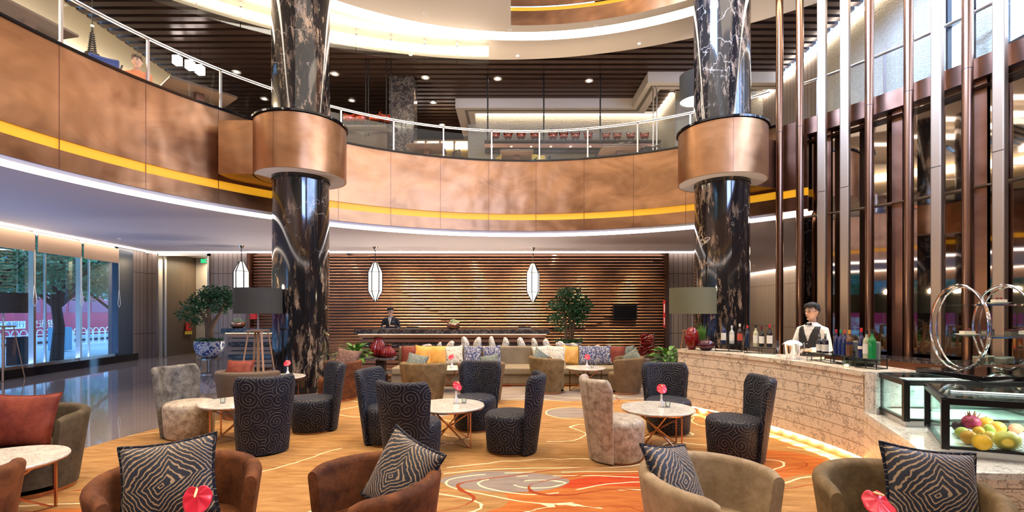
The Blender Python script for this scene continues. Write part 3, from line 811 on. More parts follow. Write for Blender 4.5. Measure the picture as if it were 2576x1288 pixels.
m = MB(); NR, NA = 70, 200
pts = []
for j in range(NR+1):
    for i in range(NA):
        rr = CR*(j/NR); a = 2*PI*i/NA; pts.append(Vector((CC.x+rr*cos(a), CC.y+rr*sin(a), .012)))
fs = []
for j in range(NR):
    for i in range(NA):
        i2 = (i+1) % NA; fs.append((j*NA+i, (j+1)*NA+i, (j+1)*NA+i2, j*NA+i2))
m.add(pts, fs, None, True)
carp = m.build('round_carpet', M['carpet'])
tag(carp, 'large round orange and gold carpet with red contour shapes and cream lines', 'carpet')
fa = carp.data.attributes.new('field', 'FLOAT', 'POINT'); ga = carp.data.attributes.new('greyness', 'FLOAT', 'POINT')
fv = []; gv = []
for p in pts:
    w = noise.noise_vector(Vector((p.x*.8, p.y*.8, 3)))*.35
    x, y = p.x+w.x, p.y+w.y
    f = .40 + .16*noise.noise(Vector((p.x*.45, p.y*.6, 1.3))) + .07*noise.noise(Vector((p.x*1.1, p.y*1.5, 7)))
    for (c, s, amp) in reds: f += amp*math.exp(-((x-c[0])/s[0])**2-((y-c[1])/s[1])**2)
    g = .12*noise.noise(Vector((p.x*.9, p.y*.9, 9)))
    for (c, s, amp) in greys: g += amp*math.exp(-((x-c[0])/s[0])**2-((y-c[1])/s[1])**2)
    fv.append(f); gv.append(g)
sa = carp.data.attributes.new('slope', 'FLOAT', 'POINT'); sv = []
for j in range(NR+1):
    for i in range(NA):
        q = j*NA+i; rr = max(CR*j/NR, .05); tot = lambda k: fv[k]+.35*gv[k]
        j2 = min(j+1, NR); j1 = max(j-1, 0)
        dr = (tot(j2*NA+i)-tot(j1*NA+i))/(CR/NR*(j2-j1)); da = (tot(j*NA+(i+1) % NA)-tot(j*NA+i-1))/(rr*4*PI/NA)
        sv.append(min(.9, math.hypot(dr, da)))
sa.data.foreach_set('value', sv)
fa.data.foreach_set('value', fv); ga.data.foreach_set('value', gv)

# ================================================================== BAR
front = catmull([(2.72, 7.92), (3.10, 7.25), (3.36, 6.6), (3.52, 6.0), (3.61, 5.4), (3.62, 4.98)], 6)
low = catmull([(3.62, 4.98), (3.47, 4.62), (3.33, 4.28), (3.12, 3.78), (2.93, 3.42), (2.88, 3.24), (2.95, 3.12), (3.2, 3.08), (5.2, 3.05)], 6)
def ribbon(mb, line, z0, z1, u0=0):
    L = u0
    for a, b in zip(line[:-1], line[1:]):
        d = (b-a).length
        mb.add([(a.x, a.y, z0), (b.x, b.y, z0), (b.x, b.y, z1), (a.x, a.y, z1)], [(0, 1, 2, 3)], [[(L, z0), (L+d, z0), (L+d, z1), (L, z1)]], True); L += d
    return L
def offset(line, d):
    out = []
    for i, p in enumerate(line):
        t = (line[min(i+1, len(line)-1)]-line[max(i-1, 0)]); t = Vector((t.x, t.y)).normalized()
        out.append(Vector((p.x - t.y*d, p.y + t.x*d)))
    return out
bar = T('bar_counter', 'curved cream marble bar counter with grooved courses, bartender behind it', 'bar counter', (3.5, 6, 0))
inv = Matrix.Translation(-bar.location)
def BB(mb, name, mat, **k):
    o = mb.build(name, mat, bar, **k); o.matrix_parent_inverse = inv; return o
back = offset(front, .62)
# the side of the offset that lies behind the bar (larger x)
if back[10].x < front[10].x: back = offset(front, -.62)
mb = MB(); ribbon(mb, front, .13, .97)
ribbon(mb, [back[0], front[0]], .13, .97); ribbon(mb, back[::-1], .13, .97)
BB(mb, 'front_panel', M['marble_bar'])
mb = MB(); tf = offset(front, -.02 if back[10].x > front[10].x and offset(front, -.02)[10].x < front[10].x else .02)
poly = [(p.x, p.y) for p in tf] + [(p.x, p.y) for p in back[::-1]]
mb.prism(poly, .97, 1.02); BB(mb, 'counter_top', M['marble_bar'])
mb = MB(); mb.box((3.93, 4.90, .815), (.62, .12, .41)); mb.box((3.645, 4.90, .815), (.03, .16, .41)); BB(mb, 'end_block', M['marble_end'])
mb = MB(); ribbon(mb, low, .13, .57); BB(mb, 'low_front_panel', M['marble_bar'])
mb = MB(); mb.prism([(p.x, p.y) for p in low] + [(5.2, 4.98)], .57, .61); BB(mb, 'ledge', M['marble_end'])
def inner(line, d): 
    o = offset(line, d)
    return o
fl = front + low[1:]
toe = offset(fl, .05)
if toe[10].x < fl[10].x: toe = offset(fl, -.05)
mb = MB(); ribbon(mb, toe, .0, .14); BB(mb, 'toe_kick', M['copper_leg'])
mb = MB(); t2 = offset(fl, (.02 if (toe[10]-offset(fl, .05)[10]).length < 1e-6 else -.02))
for a, b in zip(t2[:-1], t2[1:]): mb.bar((a.x, a.y, .118), (b.x, b.y, .118), .03, .016)
BB(mb, 'toe_light', M['led_toe'])
for k in range(3, len(t2)-14, 2):
    a = t2[k]; n2 = (t2[k]-toe[k]).normalized()
    light('toe_glow', 'AREA', Vector((a.x+n2.x*.03, a.y+n2.y*.03, .11)) - bar.location, 5, (1, .74, .40), (0, R(40), math.atan2(n2.y, n2.x)), .25, bar, sizey=.04)
# back counter behind the bar, floor side
bk = T('back_counter', 'low dark back counter along the mirrored wall behind the bar', 'counter', (5.6, 7, 0))
mb = MB(); mb.arcbox(RAD-.75, RAD-.15, 0, .78, -8, 32, 24); o = mb.build('cabinet', M['copper_dark'], bk); o.matrix_parent_inverse = Matrix.Translation(-bk.location)
mb = MB(); mb.arcbox(RAD-.78, RAD-.14, .78, .82, -8, 32, 24); o = mb.build('counter_top', M['dark_marble'], bk); o.matrix_parent_inverse = Matrix.Translation(-bk.location)

# ================================================================== FURNITURE BUILDERS
def shell(phis, prof, name, mat, parent, end_taper=True, zmin_fn=None):
    """closed upholstered shell: prof(t) gives (ro_b, ro_t, th, z0, zt) at parameter t in [-1,1]; phi in degrees from +x (rear = 180)"""
    mb = MB(); rings = []
    for t, ph in phis:
        ro_b, ro_t, th, z0, zt = prof(t)
        hr = min(th/2, .045)
        pts = [(ro_b, z0)]
        for q in (.35, .7): pts.append((ro_b+(ro_t-ro_b)*q, z0+(zt-hr-z0)*q))
        pts.append((ro_t, zt-hr))
        for q in range(1, 6):
            a = PI*q/6; pts.append((ro_t-th/2+cos(a)*th/2, zt-hr+sin(a)*hr))
        pts.append((ro_t-th, zt-hr))
        for q in (.7, .35, 0): pts.append((ro_b-th+(ro_t-ro_b)*q, z0+(zt-hr-z0)*q))
        rings.append((ph, pts))
    n = len(rings[0][1])
    rm = .38
    for (p0, a), (p1, b) in zip(rings[:-1], rings[1:]):
        La = [0]
        for i in range(1, n): La.append(La[-1]+math.hypot(a[i][0]-a[i-1][0], a[i][1]-a[i-1][1]))
        Lb = [0]
        for i in range(1, n): Lb.append(Lb[-1]+math.hypot(b[i][0]-b[i-1][0], b[i][1]-b[i-1][1]))
        va = [(r*cos(R(p0)), r*sin(R(p0)), z) for r, z in a]; vb = [(r*cos(R(p1)), r*sin(R(p1)), z) for r, z in b]
        mb.add(va+vb, [(i, n+i, n+i+1, i+1) for i in range(n-1)],
               [[(R(p0)*rm, La[i]), (R(p1)*rm, Lb[i]), (R(p1)*rm, Lb[i+1]), (R(p0)*rm, La[i+1])] for i in range(n-1)], True)
    for ph, pts in (rings[0], rings[-1]):
        mb.add([(r*cos(R(ph)), r*sin(R(ph)), z) for r, z in pts], [tuple(range(n))], [[(r, z) for r, z in pts]])
    o = mb.build(name, mat, parent, ang=50)
    w = bmesh.new(); w.from_mesh(o.data); bmesh.ops.remove_doubles(w, verts=w.verts, dist=.0004); bmesh.ops.recalc_face_normals(w, faces=w.faces); w.to_mesh(o.data); w.free()
    o.data.set_sharp_from_angle(angle=R(50))
    return o

def slipper_chair(name, label, cat, mat_back, mat_seat, loc=(0, 0, 0), rz=0, group=None, uvo=0):
    r = T(name, label, cat, loc, rz, group)
    s = MB().lathe([(.262, .03), (.275, .05), (.290, .25), (.298, .40), (.290, .44), (.262, .465), (.15, .478), (.0, .482)], n=44).build('seat', mat_seat, r, ang=80)
    N_ = 26; W_ = 54
    phis = [(-1+2*i/N_, 180+W_*(-1+2*i/N_)) for i in range(N_+1)]
    def prof(t):
        e = max(0, (abs(t)-.80)/.20)
        top = .915 - .11*e*e + .015*abs(t)
        th = .085*(1-.45*e*e)
        return (.312, .425 - .03*e, th, .028, top)
    b = shell(phis, prof, 'backrest', mat_back, r)
    MB().lathe([(.25, 0), (.25, .03)], n=32).build('plinth', M['copper_leg'], r)
    return r
def barrel_chair(name, label, cat, mat, loc=(0, 0, 0), rz=0, group=None, half=122, seatmat=None, rad=.43):
    r = T(name, label, cat, loc, rz, group)
    N_ = 40
    phis = [(-1+2*i/N_, 180+half*(-1+2*i/N_)) for i in range(N_+1)]
    def prof(t):
        e = max(0, (abs(t)-.93)/.07)
        return (rad-.085, rad + .0, .085*(1-.12*e), .05, .735-.035*abs(t)**2.0-.025*e)
    shell(phis, prof, 'backrest', mat, r)
    def sq(u, v):   # seat cushion outline, flat at the front
        a = 2*PI*u; rr = rad-.09
        x = rr*cos(a); y = rr*sin(a)
        if x > .16: x = .16 + (x-.16)*1.05
        return x, y
    prof_ = [(1.0, .09), (1.0, .36), (.98, .395), (.90, .415), (.5, .425), (0.0, .428)]
    mb = MB(); n = 40; vs = []
    for k, z in prof_:
        for i in range(n):
            x, y = sq(i/n, 0); vs.append((x*k, y*k, z))
    fs = [(j*n+i, j*n+(i+1) % n, (j+1)*n+(i+1) % n, (j+1)*n+i) for j in range(len(prof_)-1) for i in range(n)]
    mb.add(vs, fs, None, True); mb.build('seat', seatmat or mat, r, ang=60)
    MB().lathe([(rad-.10, .0), (rad-.10, .05), (rad-.085, .052)], n=40).build('plinth', M['copper_leg'], r)
    return r
def lounge_table(label, loc, rz=0, rad=.43, h=.49, group='round marble tables', nl=6):
    r = T('round_table', label, 'table', loc, rz, group)
    MB().lathe([(0, h-.022), (rad-.006, h-.022), (rad, h-.016), (rad, h-.006), (rad-.006, h), (0, h)], n=64).build('tabletop', M['marble_table'], r, ang=30)
    MB().lathe([(rad-.03, h-.034), (rad-.012, h-.034), (rad-.012, h-.022), (rad-.03, h-.022)], n=48).build('rim_frame', M['copper_leg'], r, ang=30)
    lr = rad*.80
    for k in range(4):
        a = PI/4+PI/2*k
        x, y = lr*cos(a), lr*sin(a)
        MB().bar((x, y, 0), (x, y, h-.034), .016).build('leg', M['copper_leg'], r)
        a2 = a + .09
        MB().bar((lr*cos(a2), lr*sin(a2), h-.04), (-x*.97, -y*.97, .012), .014).build('brace', M['copper_leg'], r)
    b = MB()
    b.bar((lr*cos(PI/4), lr*sin(PI/4), .008), (lr*cos(5*PI/4), lr*sin(5*PI/4), .008), .014)
    b.bar((lr*cos(3*PI/4), lr*sin(3*PI/4), .008), (lr*cos(7*PI/4), lr*sin(7*PI/4), .008), .014)
    b.build('floor_rail', M['copper_leg'], r)
    return r
def pillow_mesh(w, h, t, n=22, tuft=0, seed=0):
    mb = MB(); rnd = random.Random(seed); ph = rnd.uniform(0, 6)
    def f(u, v, s):
        x, y = 2*u-1, 2*v-1
        bow = .10
        px = x*w/2*(1-bow*(1-y*y)*abs(x)**3); py = y*h/2*(1-bow*(1-x*x)*abs(y)**3)
        k = max(0, (1-x*x)*(1-y*y))**.42
        dz = t/2*k*(1+.06*sin(5*x+ph)*cos(4*y+ph))
        return (px, py, s*dz)
    for s in (1, -1):
        mb.grid(lambda u, v: f(u if s > 0 else 1-u, v, s), n, n, True, lambda u, v: ((u-.5)*w, (v-.5)*h))
    return mb
def cushion(label, mat, loc, rot, w=.45, h=.45, t=.16, group=None, seed=0, trim=None):
    r = T('cushion', label, 'cushion', loc, 0, group); r.rotation_euler = rot
    o = pillow_mesh(w, h, t, seed=seed).build('cover', mat, r, ang=180)
    wm = bmesh.new(); wm.from_mesh(o.data); bmesh.ops.remove_doubles(wm, verts=wm.verts, dist=.0005); wm.to_mesh(o.data); wm.free()
    # corded edge
    P = []; n = 22
    def e(x, y):
        bow = .10; return Vector((x*w/2*(1-bow*(1-y*y)*abs(x)**3), y*h/2*(1-bow*(1-x*x)*abs(y)**3), 0))
    for i in range(n): P.append(e(-1+2*i/n, -1))
    for i in range(n): P.append(e(1, -1+2*i/n))
    for i in range(n): P.append(e(1-2*i/n, 1))
    for i in range(n): P.append(e(-1, 1-2*i/n))
    MB().tube(P, .006 if not trim else .010, 6, closed=True).build('piping', trim or mat, r)
    return r
def anthurium(label, loc, rz=0, s=1.0, lean=.02, tilt=55, hh=1.0, grp='single red anthuriums in white bud vases'):
    v = T('bud_vase', label.replace('largest ', '').replace('red anthurium bloom', 'white bud vase'), 'vase', loc, rz, grp + ' (vases)')
    MB().lathe([(0, .0), (.028, .0), (.036, .012), (.034, .04), (.016, .075), (.011, .10), (.012, .145), (.014, .15)], n=24).build('body', M['white'], v, ang=70)
    f = T('anthurium_flower', label, 'flower', (loc[0], loc[1], loc[2]+.0), rz, grp)
    MB().tube([(0, 0, .03), (0, 0, .12), (lean*.3, 0, .17), (lean, 0, .215*hh)], .003, 6).build('stem', M['stem'], f)
    mb = MB(); T_ = Matrix.Translation((lean, 0, .245*hh)) @ Matrix.Rotation(R(tilt), 4, 'Y')
    def sp(u, v):
        a = 2*PI*u; k = v
        rr = .062*s*(1 + .22*cos(a) - .30*math.exp(-((a-PI)/.45)**2) )
        x = rr*k*cos(a)*1.12+.008; y = rr*k*sin(a)*.92; z = .014*k*k*cos(2*a) - .008*k + .004*sin(7*a)*k
        return T_ @ Vector((x, y, z))
    mb.grid(sp, 40, 8, True); o = mb.build('spathe', M['flower'], f, ang=180)
    sm = o.modifiers.new('thickness', 'SOLIDIFY'); sm.thickness = .0025
    a = T_ @ Vector((-.026, 0, .002)); b = T_ @ Vector((.012, 0, .042*s)); 
    MB().tube([a, a.lerp(b, .5), a.lerp(b, .9), b], [.005, .006, .005, .002], 8).build('spadix', M['spadix'], f)
    return f
glass_proto = None
def tumbler(label, loc, grp='tea light glasses on the tables', h=.07, r_=.032):
    t = T('glass_tumbler', label, 'glass', loc, 0, grp)
    MB().lathe([(r_*.85, .0), (r_, h), (r_*.92, h), (r_*.78, .008), (0, .008)], n=20).build('cup', M['cup_glass'], t, ang=60)
    MB().lathe([(0, .010), (r_*.7, .010), (r_*.7, .026), (0, .026)], n=14).build('candle', M['white'], t, ang=60)
    return t
def face(dx, dy): return math.atan2(dy, dx)
# ================================================================== LOUNGE FURNITURE
# tables
t1 = lounge_table('round marble table with anthurium, between grey velvet chair and navy chair on the left', (-3.50, 6.16, .0), .3)
lounge_table('round marble table ringed by four navy swirl chairs in the middle', (-.77, 5.95, .0), .15)
lounge_table('round marble table before the bar, between beige velvet chair and navy chairs', (1.74, 5.78, .0), -.2)
lounge_table('round marble table between the two dark armchairs in front of the sofa right half', (1.50, 9.85, .0), .75, .40)
lounge_table('round marble table before the left half of the sofa, mostly hidden by armchairs', (-1.28, 9.85, .0), .2, .40)
lounge_table('round marble table near the left column, mostly hidden by a navy chair', (-4.06, 8.55, .0), .2, .38)
lounge_table('round marble table at the left edge between dark armchair and rust armchair', (-4.0, 3.75, .0), .2)
lounge_table('round marble table at the bottom edge before the rust armchair with zebra cushion', (-1.43, 2.33, .0), .2, .40)
lounge_table('round marble table below the bottom edge between the two beige armchairs', (1.58, 2.05, .0), .2, .36)
# vases, flowers, glasses
for (x, y, rz, tl, lab, gl) in [
    (-3.46, 6.22, R(-70), 50, 'red anthurium bloom on the left table by the grey velvet chair', (.09, -.03)),
    (-.70, 6.05, R(-50), 60, 'red anthurium bloom on the middle table among navy chairs', (.10, .0)),
    (1.80, 5.82, R(-100), 55, 'red anthurium bloom on the table by the bar', (.07, -.02)),
    (1.52, 9.80, R(-80), 60, 'red anthurium bloom on the table before the right half of the sofa', (.10, -.03)),
    (-1.22, 9.80, R(-110), 55, 'red anthurium bloom on the table before the left half of the sofa', None),
    (-4.0, 8.62, R(-80), 50, 'red anthurium bloom above the back of a navy chair near the left column', None),
    (-1.53, 2.36, R(-70), 75, 'largest red anthurium bloom, at the bottom left before the rust armchair', None),
    (1.58, 2.12, R(-90), 40, 'red anthurium bloom cut off by the bottom edge on the right', None)]:
    anthurium(lab, (x, y, .49), rz, 1.0 if y > 3 else 1.05, .03, tl, 1.0 if y > 3 else (1.42 if x > 0 else 1.12))
    if gl: tumbler('tea light glass beside the ' + lab.replace('red anthurium bloom on', 'anthurium on'), (x+gl[0], y+gl[1], .49))
tumbler('lone tea light glass standing near the edge of the left table', (-3.62, 6.05, .49))

GN = 'navy swirl-patterned slipper chairs'
nav = slipper_chair('slipper_chair', 'navy swirl chair seen from behind at the left table, tall and nearest', 'chair', M['swirl'], M['swirl'], (-2.93, 5.68, 0), face(-.55, .83), GN)
for (x, y, dx, dy, lab) in [
    (-2.72, 6.62, -.80, -.55, 'navy swirl chair behind the left table, facing left with its seat showing'),
    (-1.07, 5.27, .28, .96, 'navy swirl chair seen square from behind at the middle table'),
    (-1.52, 6.02, .92, -.20, 'bluish navy swirl chair on the left side of the middle table, turned right'),
    (-.52, 6.72, -.25, -.97, 'navy swirl chair on the far side of the middle table, facing the camera'),
    (-.02, 5.66, -.98, .12, 'navy swirl chair right of the middle table in profile, its back to the right'),
    (2.10, 6.50, -.12, -.99, 'navy swirl chair behind the table by the bar, facing the camera'),
    (2.47, 5.38, -.97, .10, 'navy swirl chair in profile closest to the bar front')]:
    dup(nav, (x, y, 0), face(dx, dy), lab)
slipper_chair('slipper_chair', 'crushed grey velvet slipper chair at the left table, its seat pale', 'chair', M['v_silver'], M['v_cream'], (-4.20, 6.30, 0), face(.93, -.35))
slipper_chair('slipper_chair', 'crushed beige velvet slipper chair at the table by the bar, turned right', 'chair', M['v_cream'], M['v_cream'], (1.17, 5.37, 0), face(.96, .28))

GB = 'rounded barrel armchairs'
barrel_chair('barrel_armchair', 'rust velvet barrel armchair at the bottom left with zebra cushion, open to the right', 'armchair', M['v_rust'], (-1.93, 2.80, 0), face(.62, -.78), GB)
barrel_chair('barrel_armchair', 'rust velvet barrel armchair at the bottom centre with zebra cushion, open to the left', 'armchair', M['v_rust'], (-.84, 2.78, 0), face(-.80, -.60), GB)
barrel_chair('barrel_armchair', 'beige velvet barrel armchair with dark inside at the bottom, zebra cushion at its left', 'armchair', M['v_beige'], (1.17, 2.78, 0), face(.62, -.78), GB)
barrel_chair('barrel_armchair', 'olive beige barrel armchair at the bottom right below the display cases', 'armchair', M['v_olive'], (2.13, 2.62, 0), face(-.45, -.89), GB)
barrel_chair('barrel_armchair', 'dark olive barrel armchair at the left edge holding a red cushion', 'armchair', M['v_dark'], (-4.42, 4.42, 0), face(.25, -.97), GB)
barrel_chair('barrel_armchair', 'rust barrel armchair cut off in the bottom left corner', 'armchair', M['v_rust'], (-3.44, 2.82, 0), face(-.45, .89), GB)
barrel_chair('barrel_armchair', 'brown swirl-patterned barrel armchair behind the left table, seen from behind', 'armchair', M['swirl_brown'], (-4.12, 7.55, 0), face(.12, .99), GB, rad=.46)
barrel_chair('barrel_armchair', 'rust barrel armchair right of the left column with a bronze cushion', 'armchair', M['v_rust'], (-3.22, 8.95, 0), face(-.90, -.42), GB)
barrel_chair('barrel_armchair', 'tan velvet barrel armchair seen from behind before the sofa, left one', 'armchair', M['v_olive'], (-1.60, 8.75, 0), face(.15, .99), GB)
barrel_chair('barrel_armchair', 'dark brown barrel armchair seen from behind a navy chair in the centre', 'armchair', M['v_brown'], (-.55, 8.70, 0), face(-.12, .99), GB)
barrel_chair('barrel_armchair', 'olive barrel armchair left of the round table before the sofa', 'armchair', M['v_olive'], (.73, 9.72, 0), face(.96, .28), GB, rad=.40)
barrel_chair('barrel_armchair', 'dark olive barrel armchair right of the round table before the sofa', 'armchair', M['v_brown'], (2.24, 9.66, 0), face(-.97, .22), GB, rad=.40)

GZ = 'navy and tan zebra cushions'
cushion('zebra cushion with diamond stripes standing in the bottom left rust armchair', M['zebra'], (-2.0, 2.82, .655), (R(74), R(-6), R(18)), .50, .47, .16, GZ, 1, M['swirl'])
cushion('zebra cushion leaning in the bottom centre rust armchair', M['zebra'], (-.66, 2.90, .66), (R(66), R(14), R(-38)), .46, .46, .15, GZ, 2, M['swirl'])
cushion('zebra cushion leaning at the left inside of the beige armchair', M['zebra'], (.97, 2.86, .64), (R(60), R(10), R(38)), .45, .44, .14, GZ, 3, M['swirl'])
cushion('zebra cushion standing in the olive armchair at the bottom right', M['zebra'], (2.27, 2.62, .67), (R(72), R(5), R(-12)), .46, .46, .16, GZ, 4, M['swirl'])
cushion('brick red velvet cushion in the dark armchair at the left edge', M['c_red'], (-4.48, 4.42, .64), (R(74), 0, R(8)), .56, .50, .2, None, 5)
cushion('rust red cushion lying inside the brown patterned armchair on the left', M['c_red'], (-4.30, 7.62, .70), (R(60), 0, R(5)), .42, .36, .15, None, 6)
cushion('bronze woven cushion in the rust armchair by the left column', M['c_bronze'], (-3.08, 8.98, .71), (R(68), R(8), R(-10)), .48, .46, .15, None, 7)
cushion('grey green satin cushion in the tan armchair before the sofa left half', M['c_grey'], (-1.75, 8.86, .69), (R(55), R(12), R(0)), .38, .36, .13, None, 8)
cushion('small grey green cushion in the dark brown armchair in the centre', M['c_grey'], (-.40, 8.82, .68), (R(62), R(-10), R(0)), .36, .34, .12, None, 9)
cushion('grey patterned cushion in the armchair left of the round table before the sofa', M['c_grey'], (.58, 9.82, .68), (R(60), R(35), R(20)), .36, .34, .12, None, 10)
cushion('grey patterned cushion in the armchair right of the round table before the sofa', M['c_grey'], (2.42, 9.72, .68), (R(60), R(-35), R(-20)), .36, .34, .12, None, 11)

# sofa
sf = T('long_sofa', 'long taupe fabric sofa with a row of cushions before the reception', 'sofa', (.0, 10.85, .09))
sf.location = (.02, 10.85, 0)
def rbox(mb, c, d): return mb.box(c, d)
bevel(MB().box((0, .42, .44), (5.30, .16, .76)).build('backrest', M['sofa'], sf), .04, 3)
for k in range(3): bevel(MB().box((-1.75+1.75*k, -.06, .34), (1.74, .82, .15)).build('seat_cushion', M['sofa'], sf), .035, 3)
bevel(MB().box((0, -.02, .165), (5.26, .80, .20)).build('base', M['sofa'], sf), .015, 2)
MB().box((0, 0, .03), (5.1, .7, .06)).build('plinth', M['copper_leg'], sf)
sc = [(-2.32, 'brick red cushion leaning at the left end of the sofa', 'c_red'), (-2.02, 'amber satin cushion left of its twin on the sofa', 'c_gold'), (-1.68, 'amber satin cushion right of its twin on the sofa', 'c_gold'),
      (-1.32, 'cream floral cushion between amber and blue cushions on the sofa', 'c_cream'), (-.90, 'blue and cream print cushion, left of the pair in the sofa left half', 'c_blue'), (-.46, 'blue and cream print cushion, right of the pair in the sofa left half', 'c_blue'),
      (.68, 'cream floral cushion, left of the pair in the sofa right half', 'c_cream'), (1.02, 'cream floral cushion, right of the pair in the sofa right half', 'c_cream'), (1.34, 'amber cushion between floral and navy cushions on the sofa', 'c_gold'),
      (1.72, 'navy print cushion, left of the pair behind the anthurium', 'c_blue'), (2.06, 'navy print cushion, right of the pair behind the anthurium', 'c_blue'), (2.38, 'brick red cushion near the right end of the sofa', 'c_red'), (2.60, 'grey green cushion at the right end of the sofa', 'c_grey')]
rnd = random.Random(11)
for i, (x, lab, mt) in enumerate(sc):
    cushion(lab, M[mt], (x, 11.02-.02*(i % 2), .63), (R(74), R(rnd.uniform(-7, 7)), R(rnd.uniform(-9, 9))), .42, .44, .15, 'scatter cushions along the sofa', 20+i)

# ================================================================== STONE ROW ON A CONSOLE
cn = T('stone_console', 'low dark console behind the sofa carrying a row of standing stones', 'console', (.1, 11.85, 0))
MB().box((0, 0, .72), (5.6, .34, .05)).build('top', M['dark_marble'], cn)
for x in (-2.6, -1.3, 0, 1.3, 2.6): MB().box((x, 0, .35), (.08, .30, .69)).build('leg', M['copper_dark'], cn)
M['petrified'] = veined('petrified_stone', (.55, .47, .36), (.20, .16, .12), (.85, .80, .70), 7, .45, .08).m
stones = [(905, 873, 10), (1037, 872, 12), (1076, 865, 26), (1107, 860, 11), (1135, 857, 19), (1168, 846, 21), (1203, 847, 20), (1237, 845, 16), (1271, 848, 18), (1310, 848, 20), (1343, 850, 16), (1374, 852, 18), (1411, 858, 22), (1443, 862, 20), (1480, 869, 13), (1503, 867, 14), (1535, 869, 12)]
stones = stones[1:]
ws = ['first', 'second', 'third', 'fourth', 'fifth', 'sixth', 'seventh', 'eighth', 'ninth', 'tenth', 'eleventh', 'twelfth', 'thirteenth', 'fourteenth', 'fifteenth', 'sixteenth']
for i, (px, py, w) in enumerate(stones):
    p = AT(px, py, 11.85); h = p.z-.745; wm = w/FPX*11.85
    rn = random.Random(i*7+3); ph = rn.uniform(0, 6)
    mb = MB()
    def fn(u, v):
        a = 2*PI*u; k = math.sqrt(max(0, 1-(v)**2.3))*(1+.10*sin(3*a+ph)+.06*sin(5*a+ph*2+v*5)) if v < .999 else 0
        return (wm*.5*k*cos(a)+wm*.10*sin(v*4+ph), .055*k*sin(a), h*v)
    mb.grid(fn, 20, 12, True)
    o = mb.build('standing_stone', M['petrified'], ang=70, loc=(p.x, 11.85, .745))
    tag(o, 'standing banded stone behind the sofa, %s from the left in its row' % ws[i], 'stone', 'standing stones behind the sofa')

# ================================================================== RECEPTION DESKS
def desk(name, label, xa, xb, y, dep, top):
    r = T(name, label, 'reception desk', ((xa+xb)/2, y, 0)); w = xb-xa
    MB().box((0, dep/2, top-.06), (w, dep, .12)).build('counter_top', M['dark_marble'], r)
    k = 0; z = .09
    mb = MB(); mm = MB(); gl = MB()
    while z < top-.2:
        ins = .0
        if k in (2, 5): mm.box((0, dep/2+.06, z+.055), (w-.25, dep-.14, .10))
        else: mb.box((0, dep/2+.04, z+.05), (w-.22, dep-.1, .085))
        z += .115; k += 1
    mb.build('timber_bands', M['slat_wall'], r); mm.build('marble_bands', M['dark_marble'], r)
    MB().box((0, dep/2+.08, top/2), (w-.35, dep-.25, top-.2)).build('core', M['brown_table'], r)
    MB().box((0, .05, top-.135), (w-.2, .03, .012)).build('light_or_reflection_line', M['led_toe'], r)
    return r
desk('reception_desk', 'long dark marble topped reception desk with timber bands, clerk behind it', -4.25, 1.02, 13.0, .75, 1.14)
desk('side_desk', 'shorter banded desk behind the floor lamp left of the column', -7.95, -5.9, 13.2, .7, 1.16)
def planter(label, x, y, z, grp='copper bowls of pale succulents'):
    r = T('planter_bowl', label, 'planter', (x, y, z), 0, grp)
    MB().lathe([(0, 0), (.12, 0), (.17, .05), (.19, .13), (.17, .16), (.15, .15), (0, .14)], n=24).build('bowl', M['copper_leg'], r, ang=50)
    rn = random.Random(4); mb = MB()
    for i in range(90):
        a = rn.uniform(0, 2*PI); q = rn.uniform(0, .15); c = Vector((q*cos(a), q*sin(a), .15+.10*rn.random()*(1-q/.25)))
        s = .03
        d = Vector((rn.uniform(-1, 1), rn.uniform(-1, 1), rn.uniform(.2, 1))).normalized()
        e = d.orthogonal().normalized()*s*.5
        mb.add([c, c+d*s+e, c+d*s*1.8, c+d*s-e], [(0, 1, 2, 3)])
    mb.build('succulents', leafm('pale_succulent_leaf', (.25, .38, .12), (.60, .66, .42)), r)
    return r
planter('copper bowl of pale green succulents at the middle of the reception desk', -1.60, 13.2, 1.14)
planter('copper bowl of pale green succulents on the side desk', -7.60, 13.4, 1.16)
def laptop(label, x, y, z, name='desk_monitor'):
    r = T(name, label, 'screen', (x, y, z), 0, 'low screens on the reception desk')
    MB().box((0, 0, .012), (.34, .24, .024)).build('base', M['steel'], r)
    MB().box((0, .14, .035), (.34, .02, .06)).build('screen_edge', M['black'], r)
laptop('low laptop on the reception desk before the clerk', -3.35, 13.25, 1.14)
laptop('flat document tray on the reception desk right of the clerk', -2.75, 13.25, 1.14, 'document_tray')
laptop('flat document tray near the right end of the reception desk', .35, 13.25, 1.14, 'document_tray')
# television
tv = T('wall_television', 'black flat television set into the slatted reception wall', 'television', AT(1572, 785, 16.9))
MB().box((0, 0, 0), (.84, .06, .50)).build('frame', M['black'], tv); MB().box((0, -.032, 0), (.78, .004, .44)).build('screen', M['screen'], tv)
# red and yellow fire notices
M['red_sign'] = plain('red_sign_enamel', (.55, .02, .02), .4); M['yellow_sign'] = plain('yellow_sign', (.65, .5, .05), .5)
def text(body, size, mat, parent, loc, rot, name='lettering', align='CENTER', ext=.001):
    c = bpy.data.curves.new(name, 'FONT'); c.body = body; c.size = size; c.extrude = ext; c.align_x = align; c.align_y = 'CENTER'
    c.materials.append(mat); t = bpy.data.objects.new(name, c); COL.objects.link(t); bpy.context.view_layer.update(); me = bpy.data.meshes.new_from_object(t.evaluated_get(bpy.context.evaluated_depsgraph_get())); bpy.data.objects.remove(t); o = bpy.data.objects.new(name, me); COL.objects.link(o); o.parent = parent; o.location = loc; o.rotation_euler = rot; return o
s = T('fire_notice', 'narrow red vertical notice with white marks on the slatted wall right edge', 'sign', AT(1671, 790, 16.8))
MB().box((0, 0, 0), (.07, .02, .95)).build('plate', M['red_sign'], s)
